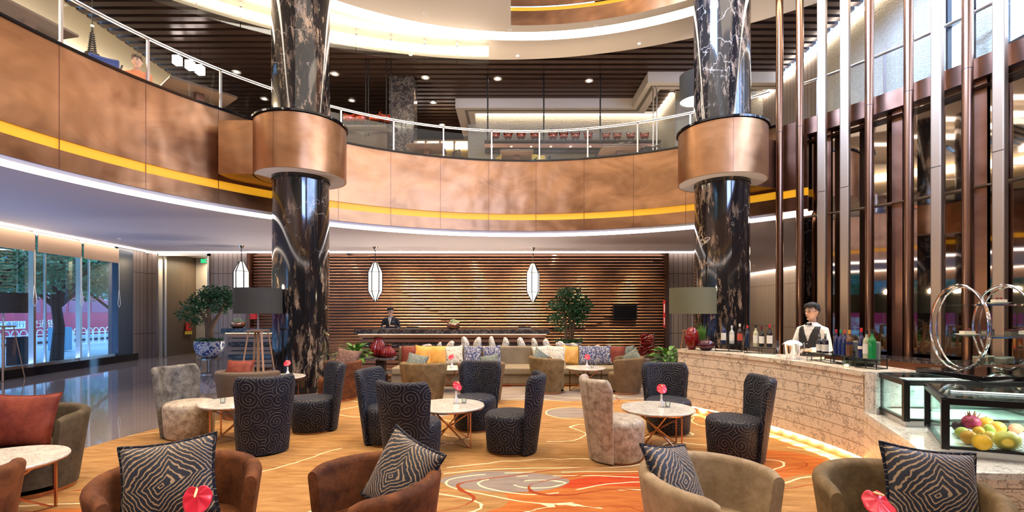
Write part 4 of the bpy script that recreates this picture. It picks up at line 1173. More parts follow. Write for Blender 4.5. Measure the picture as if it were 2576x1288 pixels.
MB().box((0, -.012, .2), (.03, .004, .3)).build('white_mark', M['white'], s); MB().box((0, -.012, -.25), (.03, .004, .25)).build('white_mark', M['white'], s)
s = T('fire_cabinet', 'small red fire cabinet on the wall beside the floor lamp', 'fire cabinet', AT(634, 793, 16.9))
MB().box((0, 0, 0), (.30, .10, .28)).build('box', M['red_sign'], s); MB().box((-.05, -.052, .07), (.10, .004, .05)).build('white_mark', M['white'], s)
s = T('wall_notice', 'small red and yellow notice on the dark door beside the bonsai', 'sign', Vector((-12.33, 18.4, 1.05)))
MB().box((.01, 0, .0), (.02, .3, .34)).build('red_plate', M['red_sign'], s); MB().box((.01, 0, -.25), (.02, .4, .12)).build('yellow_plate', M['yellow_sign'], s)
s = T('exit_sign', 'small lit green sign high above the lit doorway', 'sign', Vector((-10.95, 17.3, 3.42)))
MB().box((0, 0, 0), (.36, .04, .14)).build('box', emis('green_exit_light', (.02, .45, .16), 1.2), s); MB().bar((0, 0, .07), (0, 0, .28), .02).build('hanger', M['steel'], s)
MB().box((.06, -.022, 0), (.12, .004, .06)).build('pale_mark', M['white'], s)
# security cameras
for (px, py, lab) in [(877, 634, 'small dome security camera by the left column under the low ceiling'), (1456, 642, 'small security camera right of the right lantern')]:
    p = G(px, py, 3.70); s = T('security_camera', lab, 'camera', p - Vector((0, 0, .0)))
    MB().lathe([(.04, 0), (.04, -.03), (.02, -.04)], n=16).build('mount', M['white'], s); MB().tube([(0, .06, -.06), (0, -.08, -.075)], .035, 12).build('housing', M['black'], s)

# ================================================================== LANTERNS
def lantern(label, loc):
    r = T('glass_lantern', label, 'lantern', loc, 0, 'hanging faceted glass lanterns')
    M.setdefault('lantern_glass', emis('lit_lantern_glass', (1, .93, .82), 1.1))
    pf = [(.07, .0), (.215, -.30), (.215, -.92), (.02, -1.26)]
    n = 6
    mb = MB(); vs = []; 
    for (q, z) in pf:
        for k in range(n): a = 2*PI*k/n+.3; vs.append((q*cos(a), q*sin(a), z))
    mb.add(vs, [(j*n+k, j*n+(k+1) % n, (j+1)*n+(k+1) % n, (j+1)*n+k) for j in range(3) for k in range(n)])
    mb.build('glass_body', M['lantern_glass'], r)
    f = MB()
    for k in range(n):
        a = 2*PI*k/n+.3
        P = [Vector((q*1.02*cos(a), q*1.02*sin(a), z)) for q, z in pf]
        for i in range(3): f.bar(P[i], P[i+1], .024)
        a2 = 2*PI*(k+1)/n+.3
        for (q, z) in pf[1:3]: f.bar((q*1.02*cos(a), q*1.02*sin(a), z), (q*1.02*cos(a2), q*1.02*sin(a2), z), .014)
    f.build('frame', M['black'], r)
    ch = MB(); top = 3.70-loc[2]
    ch.tube([(0, 0, 0), (0, 0, top-.08)], .012, 6); 
    ch.build('chain', M['black'], r)
    MB().lathe([(.0, top), (.09, top), (.08, top-.02), (.03, top-.10), (0, top-.10)], n=16).build('ceiling_rose', M['chrome'], r)
    light('glow', 'POINT', (0, 0, -.6), 45, (1, .85, .62), size=.24, parent=r)
lantern('hanging glass lantern left of the left column above the charcoal lamp shade', Vector(AT(607, 659, 15.3)))
lantern('hanging glass lantern above the clerk', Vector(AT(944, 661, 15.6)))
lantern('hanging glass lantern at the right above the ficus', Vector(AT(1341, 664, 15.8)))

# ================================================================== FLOOR LAMPS
def tripod_lamp(label, x, y, shade_mat, h=2.07, glow=30, rz=0):
    r = T('tripod_floor_lamp', label, 'floor lamp', (x, y, 0), rz, 'tripod floor lamps')
    s = MB(); s.lathe([(.42, h-.48), (.42, h)], n=48); s.lathe([(.415, h), (.415, h-.48)], n=48)
    s.build('lamp_shade', shade_mat, r, ang=60)
    MB().lathe([(.0, h-.02), (.41, h-.02)], n=32).build('diffuser_top', M['white'], r)
    MB().tube([(0, 0, h-.02), (0, 0, .75)], .016, 10).build('pole', M['steel'], r)
    MB().box((0, 0, h-.80), (.30, .30, .03)).build('top_block', M['lamp_wood'], r)
    for k in range(4):
        a = PI/4+PI/2*k
        MB().bar((.17*cos(a), .17*sin(a), h-.80), (.36*cos(a), .36*sin(a), .01), .035, .02).build('leg', M['lamp_wood'], r)
    MB().bar((0, 0, h-.8), (0, 0, .25), .04).build('centre_post', M['lamp_wood'], r)
    MB().lathe([(0, h-.30), (.05, h-.27), (.06, h-.22), (.04, h-.16), (0, h-.15)], n=14).build('bulb', M['lampglow'], r)
    light('bulb_light', 'POINT', (0, 0, h+.05), glow, (1, .8, .5), size=.06, parent=r)
    return r
tripod_lamp('tripod floor lamp with charcoal drum shade before the left column', -4.83, 9.2, M['shade'])
tripod_lamp('tripod floor lamp with olive drum shade at the far end of the bar', 3.40, 9.1, plain('olive_lamp_shade', (.12, .12, .07), .7))
tripod_lamp('tripod floor lamp cut off at the left edge by the street window', -12.05, 11.45, M['shade'])
# pendant lamp on the upper floor
r = T('pendant_lamp', 'large dark drum pendant lamp upstairs beside the right column', 'pendant lamp', AT(1752, 190, 12.0))
MB().lathe([(.40, 0), (.40, -.66)], n=40).lathe([(0, 0), (.40, 0)], n=40).build('shade', M['shade'], r)
MB().lathe([(0, -.62), (.39, -.62)], n=40).build('diffuser', M['led_low'], r)
MB().tube([(0, 0, 0), (0, 0, 1.2)], .012, 6).build('rod', M['black'], r)
# ================================================================== PLANTS
def leaf_cloud(mb, blobs, n, size, rnd, droop=.3, aspect=.42):
    tot = sum(b[1][0]*b[1][1]*b[1][2] for b in blobs)
    for (c, rr) in blobs:
        k = max(4, int(n*rr[0]*rr[1]*rr[2]/tot))
        for _ in range(k):
            d = Vector((rnd.gauss(0, 1), rnd.gauss(0, 1), rnd.gauss(0, 1))).normalized()*(rnd.random()**.4)
            p = Vector(c)+Vector((d.x*rr[0], d.y*rr[1], d.z*rr[2]))
            t = Vector((rnd.gauss(0, 1), rnd.gauss(0, 1), rnd.gauss(-droop, .5))).normalized()
            s = t.cross(Vector((rnd.gauss(0, 1), rnd.gauss(0, 1), rnd.gauss(0, 1)))).normalized()
            L = size*rnd.uniform(.7, 1.25); w = L*aspect*.5; nn = t.cross(s)*L*.10
            mb.add([p, p+t*L*.35+s*w+nn, p+t*L*.75+s*w*.7+nn, p+t*L, p+t*L*.75-s*w*.7+nn, p+t*L*.35-s*w+nn],
                   [(0, 1, 2, 3), (0, 3, 4, 5)])
def indoor_tree(label, x, y, z0, blobs, trunks, pot, n=1700, seed=1, size=.10):
    r = T('potted_tree', label, 'potted tree', (x, y, z0), 0)
    rnd = random.Random(seed)
    mb = MB(); leaf_cloud(mb, blobs, n, size, rnd); mb.build('foliage', M['leaf'], r)
    for pts, rs in trunks: MB().tube(pts, rs, 9).build('trunk', M['bark'], r)
    return r
# bonsai in a blue and white bowl
bx, by = -8.95, 14.3
s_ = 14.3/FPX
bo = indoor_tree('spreading bonsai tree in a blue and white porcelain bowl before the doorway', bx, by, 0,
    [((-.55, 0, 1.55), (.42, .35, .26)), ((.35, 0, 2.18), (.52, .40, .24)), ((-.15, 0, 2.02), (.45, .35, .25)), ((.25, .1, 1.78), (.45, .35, .22)), ((-.35, -.1, 1.82), (.40, .3, .2)), ((.55, 0, 1.98), (.30, .3, .25)), ((-.45, 0, 1.30), (.20, .25, .14)), ((0, 0, 2.25), (.25, .25, .15))],
    [([(0, 0, .85), (.03, 0, 1.10), (.16, 0, 1.35), (.35, 0, 1.62), (.50, 0, 2.0)], [.11, .09, .06, .045, .02]),
     ([(0, 0, .85), (-.04, 0, 1.12), (-.15, .05, 1.40), (-.35, 0, 1.75)], [.11, .08, .05, .02]),
     ([(0, 0, 1.0), (0, .02, 1.3), (-.05, 0, 1.7), (.05, 0, 2.1)], [.10, .06, .04, .02])], None, 1900, 3, .10)
M['porcelain'] = speckle('blue_white_porcelain', (.78, .80, .85), (.05, .10, .32), 9, .52); M['porcelain'].node_tree.nodes['Principled BSDF'].inputs['Roughness'].default_value = .12
MB().lathe([(.0, .24), (.20, .25), (.34, .38), (.40, .58), (.395, .72), (.41, .74), (.38, .75), (.35, .70), (0, .70)], n=44).build('porcelain_bowl', M['porcelain'], bo, ang=60)
MB().lathe([(.0, .71), (.36, .71)], n=24).build('soil', M['soil'], bo)
mb = MB(); leaf_cloud(mb, [((0, 0, .78), (.40, .38, .06))], 260, .09, random.Random(5)); mb.build('ground_cover', M['leaf'], bo)
st = MB(); st.lathe([(.26, .20), (.30, .20), (.30, .245), (.20, .245)], n=28)
for k in range(4):
    a = PI/4+PI/2*k; st.bar((.22*cos(a), .22*sin(a), 0), (.24*cos(a), .24*sin(a), .22), .03)
st.build('steel_stand', M['steel'], bo)
# ficus by the desk
fx = AT(1430, 800, 14.6)
fi = indoor_tree('tall bushy ficus tree in a pale pot right of the reception desk', fx.x, 14.6, 0,
    [((.0, 0, 2.15), (.42, .4, .22)), ((.38, 0, 1.85), (.34, .35, .28)), ((-.32, 0, 1.82), (.33, .35, .22)), ((.05, 0, 1.72), (.40, .35, .3)), ((-.35, 0, 1.40), (.30, .3, .20)), ((.28, 0, 1.40), (.26, .3, .28)), ((.48, 0, 1.60), (.22, .25, .2)), ((-.25, 0, 1.10), (.24, .22, .12))],
    [([(-.07, 0, .7), (-.08, 0, 1.2), (-.14, 0, 1.8)], [.055, .05, .03]), ([(.04, 0, .7), (.05, 0, 1.3), (.02, 0, 1.9)], [.055, .045, .03]), ([(.12, .05, .7), (.15, 0, 1.2), (.25, 0, 1.75)], [.05, .04, .02])], None, 2100, 8, .10)
MB().lathe([(0, 0), (.28, 0), (.36, .62), (.39, .64), (.38, .68), (.33, .66), (0, .66)], n=32).build('pot', M['white_paint'], fi, ang=50)
mb = MB(); leaf_cloud(mb, [((0, 0, .72), (.42, .38, .07))], 300, .10, random.Random(6)); mb.build('ground_cover', M['leaf'], fi)
def lily(label, x, y, pot_h, pr, z, spread, seed, lh=.5):
    r = T('potted_peace_lily', label, 'potted plant', (x, y, z), 0)
    MB().lathe([(0, 0), (pr*.75, 0), (pr, pot_h), (pr*.9, pot_h), (0, pot_h-.02)], n=24).build('pot', M['black_gloss'], r, ang=50)
    rnd = random.Random(seed)
    st = MB(); lf = MB()
    for i in range(64):
        a = rnd.uniform(0, 2*PI); el = rnd.uniform(.45, 1.5); L = lh*rnd.uniform(.35, 1.1)
        d = Vector((cos(a)*cos(el), sin(a)*cos(el), sin(el)))
        b = Vector((0, 0, pot_h)) + Vector((cos(a), sin(a), 0))*.04
        mid = b + d*L*.55; out = Vector((cos(a), sin(a), 0))
        st.tube([b, b+d*L*.3+Vector((0, 0, .02)), mid], .004, 4, False)
        tip_dir = (d + out*.5 - Vector((0, 0, .35))).normalized(); s = tip_dir.cross(Vector((0, 0, 1))).normalized()
        LL = .24*rnd.uniform(.8, 1.2)*spread; w = LL*.19
        def fl(u, v):
            ww = w*math.sin(PI*min(1, max(0, u))**.8)**.8
            p = mid + tip_dir*LL*u + Vector((0, 0, -LL*.35*u*u)); return p + s*ww*(2*v-1) + Vector((0, 0, .25*ww*abs(2*v-1)))
        lf.grid(fl, 5, 2, True)
    st.build('stems', M['stem'], r); lf.build('leaves', M['leaf_light'], r)
    return r
q = G(896, 972, 0)
lily('leafy peace lily in a tall black planter behind the rust armchair by the column', AT(893, 972, 10.4).x, 10.4, .52, .14, 0, 1.2, 3, .58)
lily('leafy peace lily in a black pot at the far end of the bar', AT(1680, 925, 9.9).x, 9.9, .50, .15, 0, 1.15, 7, .55)

# ================================================================== DRIFTWOOD SLAB TABLES AND GLAZED PIECES
M['slab'] = veined('dark_fossil_slab', (.07, .05, .05), (.16, .12, .11), (.35, .30, .27), 5, .2, .05).m
def slab_table(label, x, y, seed, flip=1):
    r = T('slab_side_table', label, 'side table', (x, y, 0))
    rnd = random.Random(seed)
    for z, w, nm in ((.52, .36, 'top_slab'), (.20, .32, 'lower_slab')):
        poly = []
        for i in range(12):
            a = 2*PI*i/12; q = w*rnd.uniform(.8, 1.12); poly.append((q*cos(a)*1.15, q*sin(a)*.8))
        bevel(MB().prism(poly, z, z+.06).build(nm, M['slab'], r), .012)
    MB().box((0, 0, .36), (.20, .18, .32)).build('upper_block', M['brown_table'], r)
    MB().box((0, 0, .10), (.26, .22, .20)).build('foot_block', M['brown_table'], r)
slab_table('dark slab side table under the red ribbed vases left of the sofa', -3.02, 11.15, 3)
slab_table('dark slab side table under the glazed sculpture right of the sofa', 3.22, 10.95, 5)
def ribbed(label, x, y, z, h, rad, k=14):
    r = T('ribbed_vase', label, 'vase', (x, y, z), 0, 'red ribbed glass vases')
    MB().lathe([(.0, 0), (rad*.55, 0), (rad*.95, h*.18), (rad, h*.35), (rad*.75, h*.62), (rad*.42, h*.80), (rad*.40, h*.95), (rad*.46, h), (rad*.38, h*.99), (rad*.30, h*.9)], n=84,
        wob=lambda a, z_: 1+.10*cos(k*a)).build('body', M['red_gloss'], r, ang=70)
    MB().lathe([(rad*.36, 0), (rad*.50, .0), (rad*.50, .02), (rad*.36, .02)], (0, 0, h-.01), 20).build('lip', M['copper_leg'], r)
ribbed('taller red ribbed glass vase on the slab table left of the sofa', -3.08, 11.12, .58, .47, .20)
ribbed('shorter wide red ribbed glass vase in front on the slab table', -2.82, 10.98, .58, .30, .17, 16)
sc_ = T('glazed_rope_sculpture', 'tall dark red knotted glass sculpture on the slab table right of the sofa', 'sculpture', (3.05, 10.95, .58))
mb = MB()
for k in range(7):
    pts = []
    for i in range(26):
        t = i/25; a = 2*PI*t*(1.2+.2*k)+k; q = .12+.05*sin(3*a+k)
        pts.append((q*cos(a), q*.8*sin(a), .02+.50*t+.02*sin(6*a)))
    mb.tube(pts, .016, 7)
mb.build('glass_ropes', M['red_gloss'], sc_)
MB().tube([(.17, 0, 0), (.17, 0, .58)], .014, 8).build('chrome_rod', M['chrome'], sc_)

# ================================================================== DISPLAY CASES
M['tray'] = plain('case_white_tray', (.85, .85, .80), .3)
M['mesh_tray'] = plain('wire_tray', (.45, .47, .46), .3, .9)
def case(label, A, B, ext, z0=.61, z1=1.025):
    A, B, ext = Vector(A), Vector(B), Vector(ext)
    C_, D_ = B+ext, A+ext
    r = T('glass_display_case', label, 'display case', (A.x, A.y, z0))
    inv = Matrix.Translation(-r.location)
    def b(mb, nm, mt):
        o = mb.build(nm, mt, r); o.matrix_parent_inverse = inv; return o
    b(MB().prism([(p.x, p.y) for p in (A, B, C_, D_)], z0, z0+.055), 'steel_base', M['steel'])
    ins = [p.lerp((A+B+C_+D_)/4, .04) for p in (A, B, C_, D_)]
    b(MB().prism([(p.x, p.y) for p in ins], z0+.055, z0+.062), 'tray_floor', M['tray'])
    f = MB()
    P4 = [A, B, C_, D_]
    for p in P4: f.box((p.x, p.y, (z0+z1)/2+.02), (.045, .045, z1-z0-.06), rz=math.atan2((B-A).y, (B-A).x))
    for p, q_ in zip(P4, P4[1:]+P4[:1]):
        for z in (z1-.022,): f.bar((p.x, p.y, z), (q_.x, q_.y, z), .045, .044)
        f.bar((p.x, p.y, z0+.065), (q_.x, q_.y, z0+.065), .03, .02)
    b(f, 'black_frame', M['black'])
    for p, q_ in zip(P4, P4[1:]+P4[:1]):
        mb = MB(); mb.bar((p.x, p.y, (z0+z1)/2+.01), (q_.x, q_.y, (z0+z1)/2+.01), .006, z1-z0-.09); b(mb, 'side_pane', M['glass_case'])
    b(MB().prism([(p.x, p.y) for p in P4], z1, z1+.008), 'glass_top', M['glass_case'])
    mid = (A+B+C_+D_)/4
    b(MB().bar((D_.lerp(A, .1).x, D_.lerp(A, .1).y, z1-.05), (A.lerp(D_, .1).x, A.lerp(D_, .1).y, z1-.05), .03, .012), 'light_bar', M['led_low'])
    light('case_light', 'AREA', Vector((mid.x, mid.y, z1-.05))-r.location, 9, (.9, 1, .92), size=.5, parent=r)
    return r
case('glass display case with a black frame at the end of the bar, farther one', (3.70, 4.86), (3.52, 4.32), (1.15, -.10))
case('large glass display case with fruit, nearest at the right edge', (3.56, 4.14), (3.10, 3.46), (1.45, -.62))
# fruit
def fruit(name, label, cat, px, py, rad, col, stretch=(1, 1, .92), rough=.4, dz=0, stem=True):
    p = G(px, py, .675+rad+dz)
    m_ = plain('fruit_'+name+'_%d' % px, col, rough)
    r = T(name, label, cat, p, .3)
    MB().lathe([(rad*sin(PI*i/14)*1.0, -rad*cos(PI*i/14)*(1-.04*(i == 14))) for i in range(15)], n=24, sx=stretch[0], sy=stretch[1]).build('flesh', m_, r, ang=180)
    if stem: MB().tube([(0, 0, rad*.93), (0, 0, rad*1.10)], rad*.06, 5).build('stem', M['stem'], r)
    return r
fruit('orange', 'orange at the back of the fruit pile beside the dragon fruit', 'orange', 2480, 1066, .055, (.85, .36, .03))
fruit('orange', 'orange at the right behind the melon', 'orange', 2510, 1077, .052, (.82, .38, .04))
fruit('orange', 'orange at the front left of the fruit pile', 'orange', 2437, 1100, .050, (.88, .38, .03))
fruit('grapefruit', 'yellow grapefruit at the front middle of the fruit pile', 'grapefruit', 2470, 1112, .056, (.90, .55, .03))
fruit('honey_melon', 'large yellow oval melon at the right of the fruit pile', 'melon', 2534, 1108, .066, (.90, .68, .10), (1.45, 1, 1))
fruit('green_apple', 'green apple in the middle of the fruit pile', 'apple', 2490, 1080, .040, (.45, .60, .10))
fruit('peach', 'small yellow peach in front of the green apple', 'peach', 2489, 1096, .034, (.85, .50, .10))
fruit('mango', 'yellow green mango at the left of the fruit pile', 'mango', 2420, 1088, .042, (.60, .55, .08), (1.3, .9, 1))
fruit('plum', 'dark plum behind the mango in the case', 'plum', 2412, 1072, .045, (.06, .02, .04))
fruit('tangerine', 'small tangerine between dragon fruit and green apple', 'tangerine', 2462, 1084, .036, (.88, .42, .03))
fruit('lychee_bunch', 'reddish lychee at the right behind the melon', 'lychee', 2556, 1078, .04, (.55, .20, .12), (1.5, 1, 1), .7)
df = fruit('dragon_fruit', 'pink dragon fruit on top of the fruit pile', 'dragon fruit', 2443, 1062, .058, (.55, .03, .14), (1.1, 1, 1), .4, .03, False)
mb = MB(); rnd = random.Random(2)
for i in range(26):
    a = rnd.uniform(0, 2*PI); e = rnd.uniform(-1, 1.3); d = Vector((cos(a)*cos(e)*1.1, sin(a)*cos(e), sin(e))); b_ = d*.055
    t = (d+Vector((0, 0, .8))).normalized(); s2 = d.cross(t).normalized()*.010
    mb.add([b_-s2, b_+s2, b_+t*.035+d*.012], [(0, 1, 2)])
mb.build('scales', plain('dragon_scale', (.55, .22, .12), .5), df)
wt = T('wire_tray', 'flat perforated metal tray under the fruit in the nearest case', 'tray', (0, 0, 0))
mb = MB(); a = G(2395, 1090, .68); b_ = G(2455, 1128, .68)
for k in range(12):
    o_ = Vector((.035*k, -.015*k, 0)); mb.bar(a+o_, b_+o_, .006)
for k in range(10): mb.bar(a.lerp(b_, k/9), a.lerp(b_, k/9)+Vector((.42, -.18, 0)), .005)
mb.build('wire_grid', M['mesh_tray'], wt)
# ================================================================== CAKE STAND
cs = T('cake_stand', 'three tier glass cake stand with oval chrome hoops on a black board', 'cake stand', (4.15, 4.5, 1.04))
bevel(MB().box((.62, 0, .015), (1.45, .70, .05)).build('board', M['black_gloss'], cs), .008)
def hoop(x): 
    MB().tube([(x, .29*cos(a), .45+.395*sin(a)) for a in [2*PI*k/48 for k in range(48)]], .012, 10, closed=True).build('hoop', M['chrome'], cs)
    MB().tube([(x+.04, .27*cos(a), .45+.375*sin(a)) for a in [2*PI*k/48 for k in range(48)]], .008, 8, closed=True).build('inner_hoop', M['chrome'], cs)
hoop(0); hoop(.42); hoop(1.1)
for z, nm in ((.12, 'bottom'), (.37, 'middle'), (.66, 'top')):
    w = .46 if z != .66 else .34
    MB().box((.58, 0, z), (1.2, w, .010)).build('glass_shelf', M['glass_case'], cs)
    MB().box((.58, -w/2, z), (1.2, .012, .016)).build('shelf_rail', M['chrome'], cs)
base = cs.location
def dessert_cup(label, x, y, z, mt, top, grp):
    r = T('dessert_cup', label, 'dessert', base+Vector((x, y, z)), 0, grp)
    MB().box((0, 0, .028), (.056, .056, .05)).build('cream', mt, r); MB().box((0, 0, .034), (.062, .062, .066)).build('cup', M['cup_glass'], r)
    if top: MB().box((0, 0, .052), (.056, .056, .008)).build('topping', top, r)
M['cream'] = plain('vanilla_cream', (.78, .68, .50), .5); M['choc'] = plain('red_mousse', (.38, .06, .04), .4)
for i, (x, y) in enumerate([(.12, -.08), (.24, -.16), (.30, .02), (.36, -.10), (.60, -.12), (.80, -.05)]):
    dessert_cup('square glass of vanilla pudding on the bottom shelf, %s from the left' % ws[i], x, y, .126, M['cream'], None, 'vanilla puddings on the bottom shelf')
for i, (x, y) in enumerate([(.16, -.12), (.33, -.16), (.44, -.06), (.62, -.14), (.80, -.10), (.92, -.16)]):
    dessert_cup('square glass of red layered mousse on the middle shelf, %s from the left' % ws[i], x, y, .376, M['cream'], M['choc'], 'red layered mousses on the middle shelf')
def slice_plate(label, x, y, z):
    r = T('cake_slice_plate', label, 'cake', base+Vector((x, y, z)), 0, 'cake slices on white plates')
    MB().lathe([(0, .004), (.05, .004), (.085, .014), (.087, .018), (.05, .009), (0, .009)], n=28).build('plate', M['white'], r, ang=60)
    MB().prism([(-.05, -.025), (.06, -.02), (.06, .02), (-.05, .025)], .010, .045).build('slice', M['cream'], r)
    for k in (-.015, .02): MB().lathe([(0, -.011), (.009, -.006), (.012, 0), (.009, .008), (0, .011)], (k, 0, .056), 10).build('cherry', M['red_gloss'], r, ang=180)
slice_plate('cake slice with cherries on a white plate on the top shelf of the stand', .30, -.08, .666)
slice_plate('cake slice with a cherry at the left of the middle shelf', .04, -.05, .376)
slice_plate('cake slice with a cherry at the centre of the middle shelf', .53, -.04, .376)
slice_plate('cake slice with a cherry at the right end of the middle shelf', .72, .06, .376)

# ================================================================== ON THE BAR
def bottle(label, px, py, z, h=.30, r_=.037, glassc=(.01, .01, .02), cap=(.02, .02, .02), lab=(.75, .72, .65), labz=(.17, .52), cat='bottle', grp='bottles on the bar', square=False, off=(0, 0)):
    p = Vector(((px-CXP)/FPX*py, py, z))
    r = T('liquor_bottle', label, cat, p, 0, grp)
    m_ = plain('bottle_%d' % px, glassc, .06); m_.node_tree.nodes['Principled BSDF'].inputs['Specular IOR Level'].default_value = .8
    MB().lathe([(0, 0), (r_, .003), (r_, h*.60), (r_*.8, h*.68), (r_*.36, h*.76), (r_*.33, h*.90), (0, h*.90)], n=20).build('glass_body', m_, r, ang=50)
    MB().lathe([(r_*.40, h*.86), (r_*.40, h), (0, h)], n=14).build('cap', plain('cap_%d' % px, cap, .3), r, ang=50)
    if lab: MB().lathe([(r_+.0015, h*labz[0]), (r_+.0015, h*labz[1])], n=20, a0=R(150), a1=R(330)).build('label', plain('label_%d' % px, lab, .5), r)
    return r
def riser(label, px0, py0, px1, py1, h=.10, dep=.16):
    a = G(px0, py0, 1.02); b = G(px1, py1, 1.02); d = (b-a); L = d.length; ang = math.atan2(d.y, d.x)
    nx = Vector((-d.y, d.x, 0)).normalized()
    if nx.y < 0 and nx.x < 0: nx = -nx
    if nx.x < 0: nx = -nx
    c = (a+b)/2 + nx*dep/2
    r = T('wire_riser', label, 'stand', Vector((c.x, c.y, 1.02)), ang, 'black framed glass risers on the bar')
    f = MB()
    for z in (.006, h-.006):
        for sy in (-1, 1): f.bar((-L/2, sy*dep/2, z), (L/2, sy*dep/2, z), .008)
        for sx in (-1, 1): f.bar((sx*L/2, -dep/2, z), (sx*L/2, dep/2, z), .008)
    for sx in (-1, 0, 1):
        for sy in (-1, 1): f.bar((sx*L/2, sy*dep/2, 0), (sx*L/2, sy*dep/2, h), .008)
    f.build('frame', M['black'], r)
    MB().box((0, 0, h+.003), (L, dep, .006)).build('glass_shelf', M['glass_case'], r)
riser('glass riser nearest the purple bowl on the bar', 1800, 884, 1868, 886, .11)
riser('glass riser in the middle of the far bottles', 1872, 888, 1948, 892, .09)
riser('glass riser under the two short black bottles', 2042, 906, 2090, 915, .10)
riser('glass riser under the coloured spirit bottles', 2096, 914, 2144, 922, .10)
riser('glass riser at the bar end under the green bottle', 2152, 924, 2205, 930, .10)
BT = 'bottles on the bar'
bottle('tall dark blue bottle with white label, farthest left of the row', 1820, 7.49, 1.138, .32, .036, (.01, .02, .08), (.01, .01, .05))
bottle('clear gin bottle with white label, second in the far row', 1841, 7.44, 1.138, .28, .036, (.45, .48, .45), (.7, .7, .7))
bottle('dark bottle with red label and white cap in the far row', 1861, 7.39, 1.138, .31, .036, (.03, .012, .01), (.75, .70, .55), (.50, .08, .05))
bottle('dark blue bottle with red cap in the far row', 1880, 7.21, 1.118, .31, .034, (.01, .015, .04), (.6, .04, .03), None)
bottle('clear bottle with dark cap and cream label in the far row', 1901, 7.14, 1.118, .32, .036, (.50, .48, .30), (.02, .02, .02))
bottle('wine bottle with dark red neck and white label in the far row', 1916, 7.07, 1.118, .30, .034, (.012, .014, .01), (.10, .01, .02))
bottle('wine bottle with red neck, last of the far row', 1936, 6.98, 1.118, .33, .036, (.012, .010, .012), (.55, .03, .04))
bottle('short black bottle with white labels, left of two', 2062, 6.00, 1.128, .23, .036, (.01, .01, .02), (.3, .3, .3), (.75, .72, .65), (.1, .45))
bottle('short black bottle with white labels, right of two', 2076, 5.89, 1.128, .24, .036, (.01, .01, .02), (.35, .35, .35), (.75, .72, .65), (.1, .45))
bottle('blue bottle with dark red neck in the coloured group', 2104, 5.71, 1.128, .30, .030, (.01, .015, .09), (.5, .03, .04), None)
bottle('blue bottle with green neck in the coloured group', 2115, 5.64, 1.128, .30, .030, (.01, .02, .12), (.04, .35, .15), None)
bottle('blue bottle with red neck in the coloured group', 2125, 5.57, 1.128, .30, .030, (.01, .02, .10), (.6, .10, .04), None)
bottle('brown bottle with orange neck in the coloured group', 2137, 5.50, 1.128, .30, .034, (.14, .06, .02), (.75, .35, .04), (.02, .02, .1), (.45, .55))
bottle('dark blue bottle with bright red cap at the bar end', 2167, 5.31, 1.128, .33, .032, (.01, .015, .08), (.7, .03, .03), (.75, .7, .6), (.3, .4))
bottle('clear bottle with black cap at the bar end', 2180, 5.25, 1.128, .31, .034, (.40, .42, .28), (.02, .02, .02))
bottle('bright green gin bottle at the bar end', 2194, 5.20, 1.128, .32, .037, (.01, .22, .05), (.02, .03, .02), None)
def stem_glass(label, px, py, h=.22, flute=True):
    r = T('stemmed_glass', label, 'glass', G(px, py, 1.02), 0, 'stemmed glasses on the bar')
    k = .026 if flute else .038
    MB().lathe([(0, .0), (.033, .002), (.004, .010), (.004, h*.38), (k*.7, h*.48), (k, h*.68), (k*.85, h)], n=24).build('bowl', M['cup_glass'], r, ang=70)
stem_glass('champagne flute on the bar left of the ice bucket', 1957, 897)
stem_glass('champagne flute just behind the ice bucket', 1980, 890)
stem_glass('wine glass right of the ice bucket', 2017, 903, .21, False)
tumbler('small clear glass on the bar between ice bucket and risers', G(2036, 908, 1.02), 'stemmed glasses on the bar')
ib = T('ice_bucket', 'steel ice bucket covered with a white cloth before the bartender', 'ice bucket', G(1994, 903, 1.02))
MB().lathe([(0, 0), (.075, 0), (.095, .19), (.10, .195), (.09, .19), (.07, .01)], n=32).build('bucket', M['chrome'], ib, ang=50)
tw = T('folded_towel', 'white towel draped over the top of the ice bucket', 'towel', G(1994, 903, 1.02)+Vector((0, 0, .19)))
MB().grid(lambda u, v: (.115*(v)*cos(2*PI*u)*(1+.08*sin(6*PI*u)), .115*v*sin(2*PI*u)*(1+.08*cos(4*PI*u)), .055*(1-v*v)+.012*sin(9*PI*u)*v), 40, 10, True).build('cloth', M['shirt'], tw, ang=180)
tl = T('tea_light_jar', 'lit glass tea light jar on the bar edge before the coloured bottles', 'candle', G(2129, 924, 1.02))
MB().lathe([(0, 0), (.032, 0), (.04, .03), (.036, .075), (.034, .075), (.036, .03), (0, .008)], n=22).build('jar', M['glass_case'], tl, ang=60)
MB().lathe([(0, .01), (.022, .01), (.022, .03), (0, .03)], n=14).build('candle', emis('candle_glow', (1, .6, .3), 3), tl)
ev = T('egg_vase', 'red glass egg vase on the far end of the bar', 'vase', AT(1740, 875, 7.80))
ev.location.z = 1.02
MB().lathe([(0, 0), (.05, .0), (.10, .08), (.115, .17), (.10, .27), (.06, .34), (.03, .36), (0, .36)], n=36, wob=lambda a, z: 1+.015*cos(10*a)).build('glass_body', M['red_gloss'], ev, ang=70)
bv = T('bowl_vase', 'dark purple squat glass bowl on the far end of the bar', 'vase', AT(1776, 877, 7.62))
bv.location.z = 1.02
MB().lathe([(0, 0), (.06, 0), (.13, .06), (.14, .10), (.08, .155), (.055, .165), (.05, .16)], n=36).build('glass_body', plain('plum_glass', (.05, .004, .014), .06), bv, ang=70)
gv = T('glass_vase', 'glass vase of upright green stems behind the purple bowl', 'vase', AT(1766, 874, 7.95))
gv.location.z = 1.02
MB().lathe([(.05, 0), (.065, .30)], n=20).build('glass_body', M['glass_case'], gv)
mb = MB(); rnd = random.Random(3)
